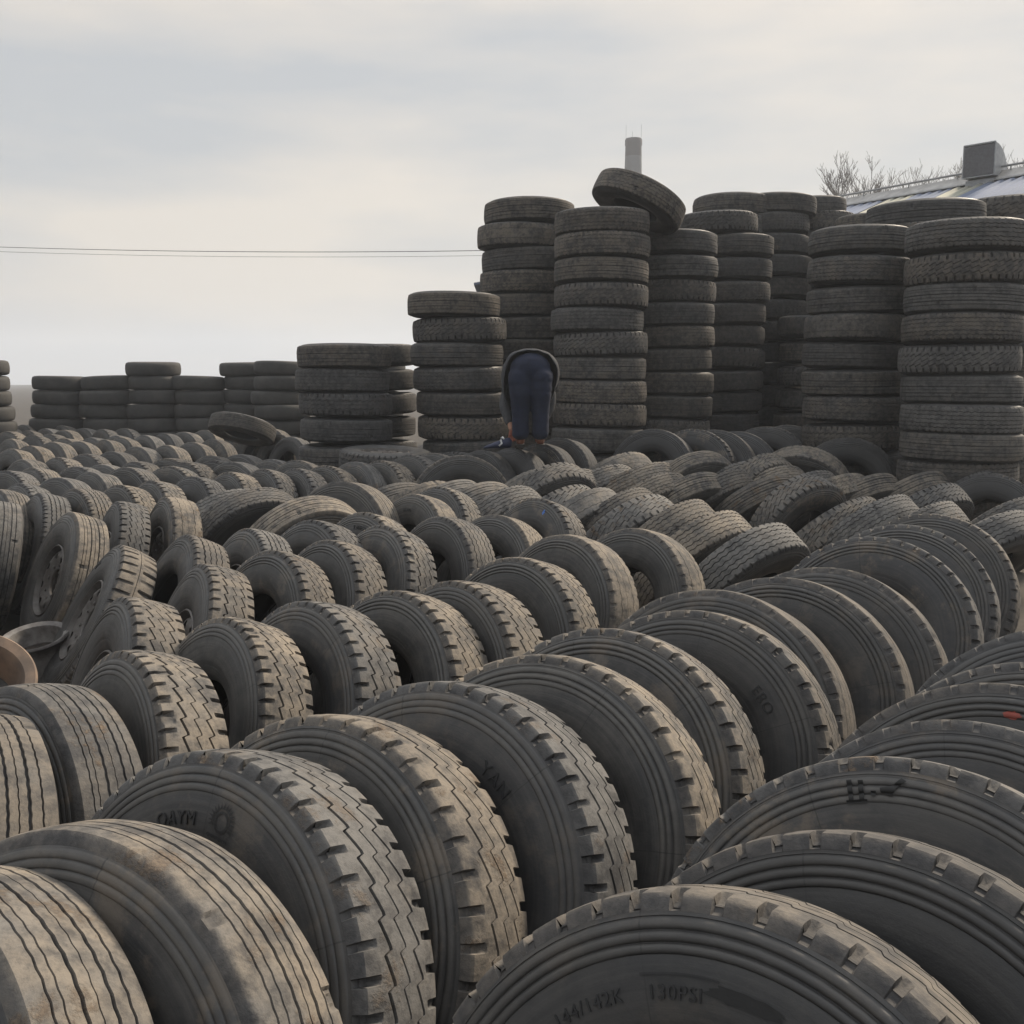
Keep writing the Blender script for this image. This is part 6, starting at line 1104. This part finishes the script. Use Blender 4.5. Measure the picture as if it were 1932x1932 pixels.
def roof_sheet(l0, l1, side, mat, name):
    n = int((l1 - l0) / .075); V, F = [], []
    ph = [0, .042, .042, 0]
    for i in range(n + 1):
        l = l0 + (l1 - l0) * i / n; h = ph[i % 4]
        for d in (0, RUN * .5, RUN + .35): V.append(rp(l, side * d, h))
    for i in range(n):
        for j in range(2):
            q = (i * 3 + j, i * 3 + j + 1, (i + 1) * 3 + j + 1, (i + 1) * 3 + j); F.append(q if side > 0 else q[::-1])
    o = link(name, mesh(name, V, F, mat, True, 25), hall); m_ = o.modifiers.new('t', 'SOLIDIFY'); m_.thickness = .006; return o
cuts = [(-3.0, .55, 1), (.56, 1.45, 0), (1.46, 3.1, 1), (3.11, 4.0, 0), (4.01, 5.15, 1), (5.16, 6.05, 0), (6.06, 9.0, 1), (9.01, 9.9, 0), (9.91, 15.0, 1)]
for l0, l1, b in cuts: roof_sheet(l0, l1, 1, BLUE if b else SKYL, 'roof_panel' if b else 'skylight_panel')
roof_sheet(-3.0, 15.0, -1, BLUE, 'roof_panel')
mb = MB(); V = []
for l in (LEN0 - .1, LEN1 + .1):
    for d, h in ((.42, .06), (.40, .09), (.16, .15), (.0, .20), (-.16, .15), (-.42, .06)): V.append(rp(l, d, h))
mb.add(V, [(k, k + 1, 7 + k, 6 + k) for k in range(5)]).build('ridge_cap', RIDGEM, hall, True, 20)
mb = MB(); mb.tube([rp(l, .05, .30) for l in (LEN0, 3, 6, LEN1)], .03, 6)
for l in np.arange(-2.5, 15, 1.5): mb.tube([rp(l, .05, .12), rp(l, .05, .30)], .018, 6)
mb.build('ridge_rail', RIDGEM, hall)
mb = MB()
for s_ in (1, -1):
    a, b = rd_ * LEN0 + dn * RUN * s_, rd_ * LEN1 + dn * RUN * s_
    t_ = dn * .12 * s_
    mb.add([a - t_, b - t_, b, a, *(p + Vector((0, 0, EH - .02)) for p in (a - t_, b - t_, b, a))], [(0, 1, 5, 4), (1, 2, 6, 5), (2, 3, 7, 6), (3, 0, 4, 7), (4, 5, 6, 7)])
for l in (LEN0, LEN1):
    o_ = rd_ * (.12 if l < 0 else -.12)
    g_ = [rd_ * l + dn * (RUN - .13), rd_ * l - dn * (RUN - .13)]
    pts = g_ + [g_[1] + Vector((0, 0, EH)), rd_ * l + Vector((0, 0, RH - .04)), g_[0] + Vector((0, 0, EH))]
    mb.add(pts + [p + o_ for p in pts], [(0, 1, 2, 3, 4), (9, 8, 7, 6, 5)])
mb.build('wall', WALLM, hall, False)
# ventilator hood on the ridge
vent = bpy.data.objects.new('roof_ventilator', None); COL.objects.link(vent)
tag(vent, 'square grey ventilation hood with curved back standing on the roof ridge', 'ventilator')
VL = 5.85
vent.matrix_world = Matrix.Translation(bA + rp(VL, .10, -.15)) @ Matrix(((dn.x, rd_.x, 0), (dn.y, rd_.y, 0), (0, 0, 1))).to_4x4() @ Matrix.Rotation(R(9), 4, 'Z') @ Matrix.Scale(.72, 4)
VENTM = plain('galvanised_sheet', (.33, .34, .35), .45, .35, scale=5, col2=(.22, .23, .25), bstr=.08)
mb = MB(); mb.add([(x, y, z) for z, sx2 in ((-.25, .52), (.22, .50)) for x, y in ((-sx2, -.5), (sx2, -.5), (sx2, .5), (-sx2, .5))], [(0, 1, 5, 4), (1, 2, 6, 5), (2, 3, 7, 6), (3, 0, 4, 7)]).build('base', VENTM, vent, False)
# hood: opening faces downhill (+x), curved back
prof2 = [(.62, .30), (.62, 1.42)] + [(.62 - 1.12 * math.sin(t), .30 + 1.12 * math.cos(t)) for t in np.linspace(.05, math.pi / 2, 10)] + [(-.50, .30)]
V = [(x, -.56, z) for x, z in prof2] + [(x, .56, z) for x, z in prof2]; n = len(prof2)
MB().add(V, [tuple(range(n)), tuple(range(n, 2 * n))[::-1]] + [(k, n + k, n + k + 1, k + 1) for k in range(1, n - 1)] + [(0, n - 1, 2 * n - 1, n)]).build('hood', VENTM, vent, True, 30)
MB().add([(.60, -.54, .34), (.60, .54, .34), (.60, .54, 1.38), (.60, -.54, 1.38), (.64, -.54, .34), (.64, .54, .34), (.64, .54, 1.38), (.64, -.54, 1.38)], [(4, 5, 6, 7), (0, 4, 7, 3), (1, 2, 6, 5), (3, 7, 6, 2), (0, 1, 5, 4)]).build('louvre', plain('dark_mesh', (.10, .10, .11), .7), vent, False)
mb = MB()
for y in (-.56, .56):
    for a, b in (((.64, y, .30), (.64, y, 1.44)),): mb.tube([a, b], .022, 6)
for z in (.30, 1.44): mb.tube([(.64, -.56, z), (.64, .56, z)], .022, 6)
mb.build('frame', VENTM, vent)

# small blue roofed shed peeping out behind the tall left stack
shed = bpy.data.objects.new('blue_roofed_shed', None); COL.objects.link(shed); shed.location = (-.62, 27.0, 0)
tag(shed, 'corner of a low shed with blue roof behind the tall left stack', 'building')
MB().add([(-.35, -.4, 4.25), (2.6, -.4, 4.78), (2.6, 3, 4.78), (-.35, 3, 4.25), (-.35, -.4, 4.31), (2.6, -.4, 4.84), (2.6, 3, 4.84), (-.35, 3, 4.31)], [(3, 2, 1, 0), (4, 5, 6, 7), (0, 1, 5, 4), (1, 2, 6, 5), (2, 3, 7, 6), (3, 0, 4, 7)]).build('roof', BLUE, shed, False)
MB().box(-.1, -.1, 0, 2.4, 2.6, 4.22).build('wall', WALLM, shed, False)

# ------------------------------------------------------------------ chimney
ch = bpy.data.objects.new('factory_chimney', None); COL.objects.link(ch); CD = 130.0
ch.location = ((1187 - 966) / 1932 * CD, CD, 0)
tag(ch, 'tall factory chimney with red and white bands far behind the stacks', 'chimney')
CR = plain('faded_red_band', (.042, .030, .030), .85, scale=.4)
CW = plain('faded_white_band', (.095, .096, .10), .85, scale=.4)
tz = EYE + CD * math.tan(math.atan((966 - 262) / 1932) - PITCH)
def cr(z): return .97 + (tz - z) * .022
zs = [0, 6, 12, tz - 12, tz - 7.2, tz - 2.1, tz]
for i in range(len(zs) - 1):
    MB().lathe([(cr(zs[i]), zs[i]), (cr(zs[i + 1]), zs[i + 1])] + ([(cr(tz) + .08, tz - .8), (cr(tz) + .08, tz - .15), (cr(tz) - .03, tz), (cr(tz) - .2, tz), (cr(tz) - .2, tz - 2)] if i == len(zs) - 2 else []), 40).build('band', CR if i % 2 == 1 else CW, ch)
mb = MB()
for k, hh in ((0, 1.7), (1.6, 1.1), (3.14, 1.6)):
    x, y = .93 * math.cos(k), .93 * math.sin(k); mb.tube([(x, y, tz - .2), (x, y, tz + hh)], .015, 5)
mb.build('lightning_rod', plain('dark_iron', (.08, .08, .08), .6), ch)

# ------------------------------------------------------------------ bare trees
BARK = plain('bare_bark', (.13, .105, .085), .9, scale=6)
def bare_tree(px, D, top_v, spread, seed, label):
    rr = random.Random(seed)
    H_ = EYE + D * math.tan(math.atan((966 - top_v) / 1932) - PITCH)
    root = bpy.data.objects.new('bare_tree', None); COL.objects.link(root)
    root.location = ((px - 966) / 1932 * D, D, 0)
    tag(root, label, 'tree', 'bare trees behind the hall')
    tb, cb_ = MB(), MB(); paths = []
    tr_ = [(0, 0, 0)]
    for k in range(1, 6): tr_.append((rr.uniform(-.1, .1) * k * .3, rr.uniform(-.1, .1) * k * .3, H_ * .74 * k / 5))
    tb.tube(tr_, [.20, .18, .16, .14, .11, .08], 8)
    def branch(p, d, ln, r, lev):
        pts = [p]; q = p.copy(); dd = d.copy(); n = 5
        for k in range(n):
            dd = (dd + Vector((rr.uniform(-.12, .12), rr.uniform(-.12, .12), .10))).normalized(); q = q + dd * ln / n; pts.append(q.copy())
        paths.append((pts, [max(r * (1 - .7 * k / n), .009) for k in range(n + 1)], 5 if lev < 2 else 3))
        if lev < 3:
            for k in range([7, 5, 3][lev]):
                f_ = rr.uniform(.25, .95); i = min(int(f_ * n), n - 1); bp = pts[i].lerp(pts[i + 1], f_ * n - i)
                a = rr.uniform(0, 6.28); side = Vector((math.cos(a), math.sin(a), 0))
                branch(bp, (dd + side * rr.uniform(.4, .75)).normalized(), ln * rr.uniform(.35, .55), r * .55, lev + 1)
    for k in range(13):
        base = Vector(tr_[4]).lerp(Vector(tr_[5]), rr.uniform(.2, 1.0))
        a = k * 2.4 + rr.uniform(-.4, .4); s_ = rr.uniform(.15, .95) * spread
        branch(base, Vector((math.cos(a) * s_, math.sin(a) * s_, 1)).normalized(), (H_ - base.z) * rr.uniform(.65, .98), .036, 0)
        pv = [p for q in paths for p in q[0]]; zm = max(p.z for p in pv); xm = sorted(abs(p.x) for p in pv)[int(.97 * len(pv))]
    kz, kx = H_ / zm, 1.0
    for pts, rad_, ns_ in paths: cb_.tube([Vector((p.x * kx, p.y * kx, p.z * kz)) for p in pts], rad_, ns_, False)
    tb.V = [(v[0], v[1], v[2] * kz) for v in tb.V]
    tb.build('trunk', BARK, root); cb_.build('crown', BARK, root)
bare_tree(1612, 60, 280, 1.0, 1, 'tallest bare tree rising behind the left end of the blue roof')
bare_tree(1664, 66, 340, .7, 5, 'lower bare tree just right of the tallest one')
bare_tree(1722, 72, 314, .5, 2, 'small bare tree rising over the middle of the roof ridge')
bare_tree(1752, 74, 308, .5, 3, 'thin bare tree left of the roof hood, second one')
bare_tree(1806, 66, 280, .8, 4, 'bare tree directly left of the ventilation hood')
bare_tree(1908, 62, 256, 1.1, 6, 'bare tree directly right of the ventilation hood')
bare_tree(1948, 64, 262, 1.1, 7, 'bare tree at the right edge of the picture')

# ------------------------------------------------------------------ power lines between two poles
wires = bpy.data.objects.new('power_line', None); COL.objects.link(wires)
tag(wires, 'thin power line wires crossing the sky left of the tall stacks', 'power line')
wires.location = (0, 44, 0)
WM = plain('wire', (.16, .16, .16), .6); PM = plain('concrete_pole', (.32, .31, .30), .9)
for px in (-27.0, 10.5):
    mb = MB(); mb.tube([(px, 0, 0), (px, 0, 8.1)], [.16, .11], 10); mb.box(px - .06, -.9, 7.35, px + .06, .9, 7.47); mb.build('pole', PM, wires)
for yy, zz in ((-.8, 7.52), (-.2, 7.58), (.8, 7.50)):
    pts = [(-27 + 37.5 * k / 24, yy, zz - .42 * (1 - ((k - 12) / 12) ** 2)) for k in range(25)]
    MB().tube(pts, .008, 4, False).build('wire', WM, wires)
# ------------------------------------------------------------------ smoggy air
hm = bpy.data.materials.new('smog'); hm.use_nodes = True; ht = hm.node_tree; ht.nodes.clear()
ho = ht.nodes.new('ShaderNodeOutputMaterial'); hv = ht.nodes.new('ShaderNodeVolumePrincipled')
hv.inputs['Color'].default_value = (.86, .915, 1.0, 1); hv.inputs['Density'].default_value = .0017; hv.inputs['Anisotropy'].default_value = .2
ht.links.new(hv.outputs[0], ho.inputs['Volume'])
hz = MB().box(-900, -900, -1.2, 900, 900, 37).build('haze', hm, None, False)
tag(hz, 'thin smoggy air over the whole yard', kind='stuff')
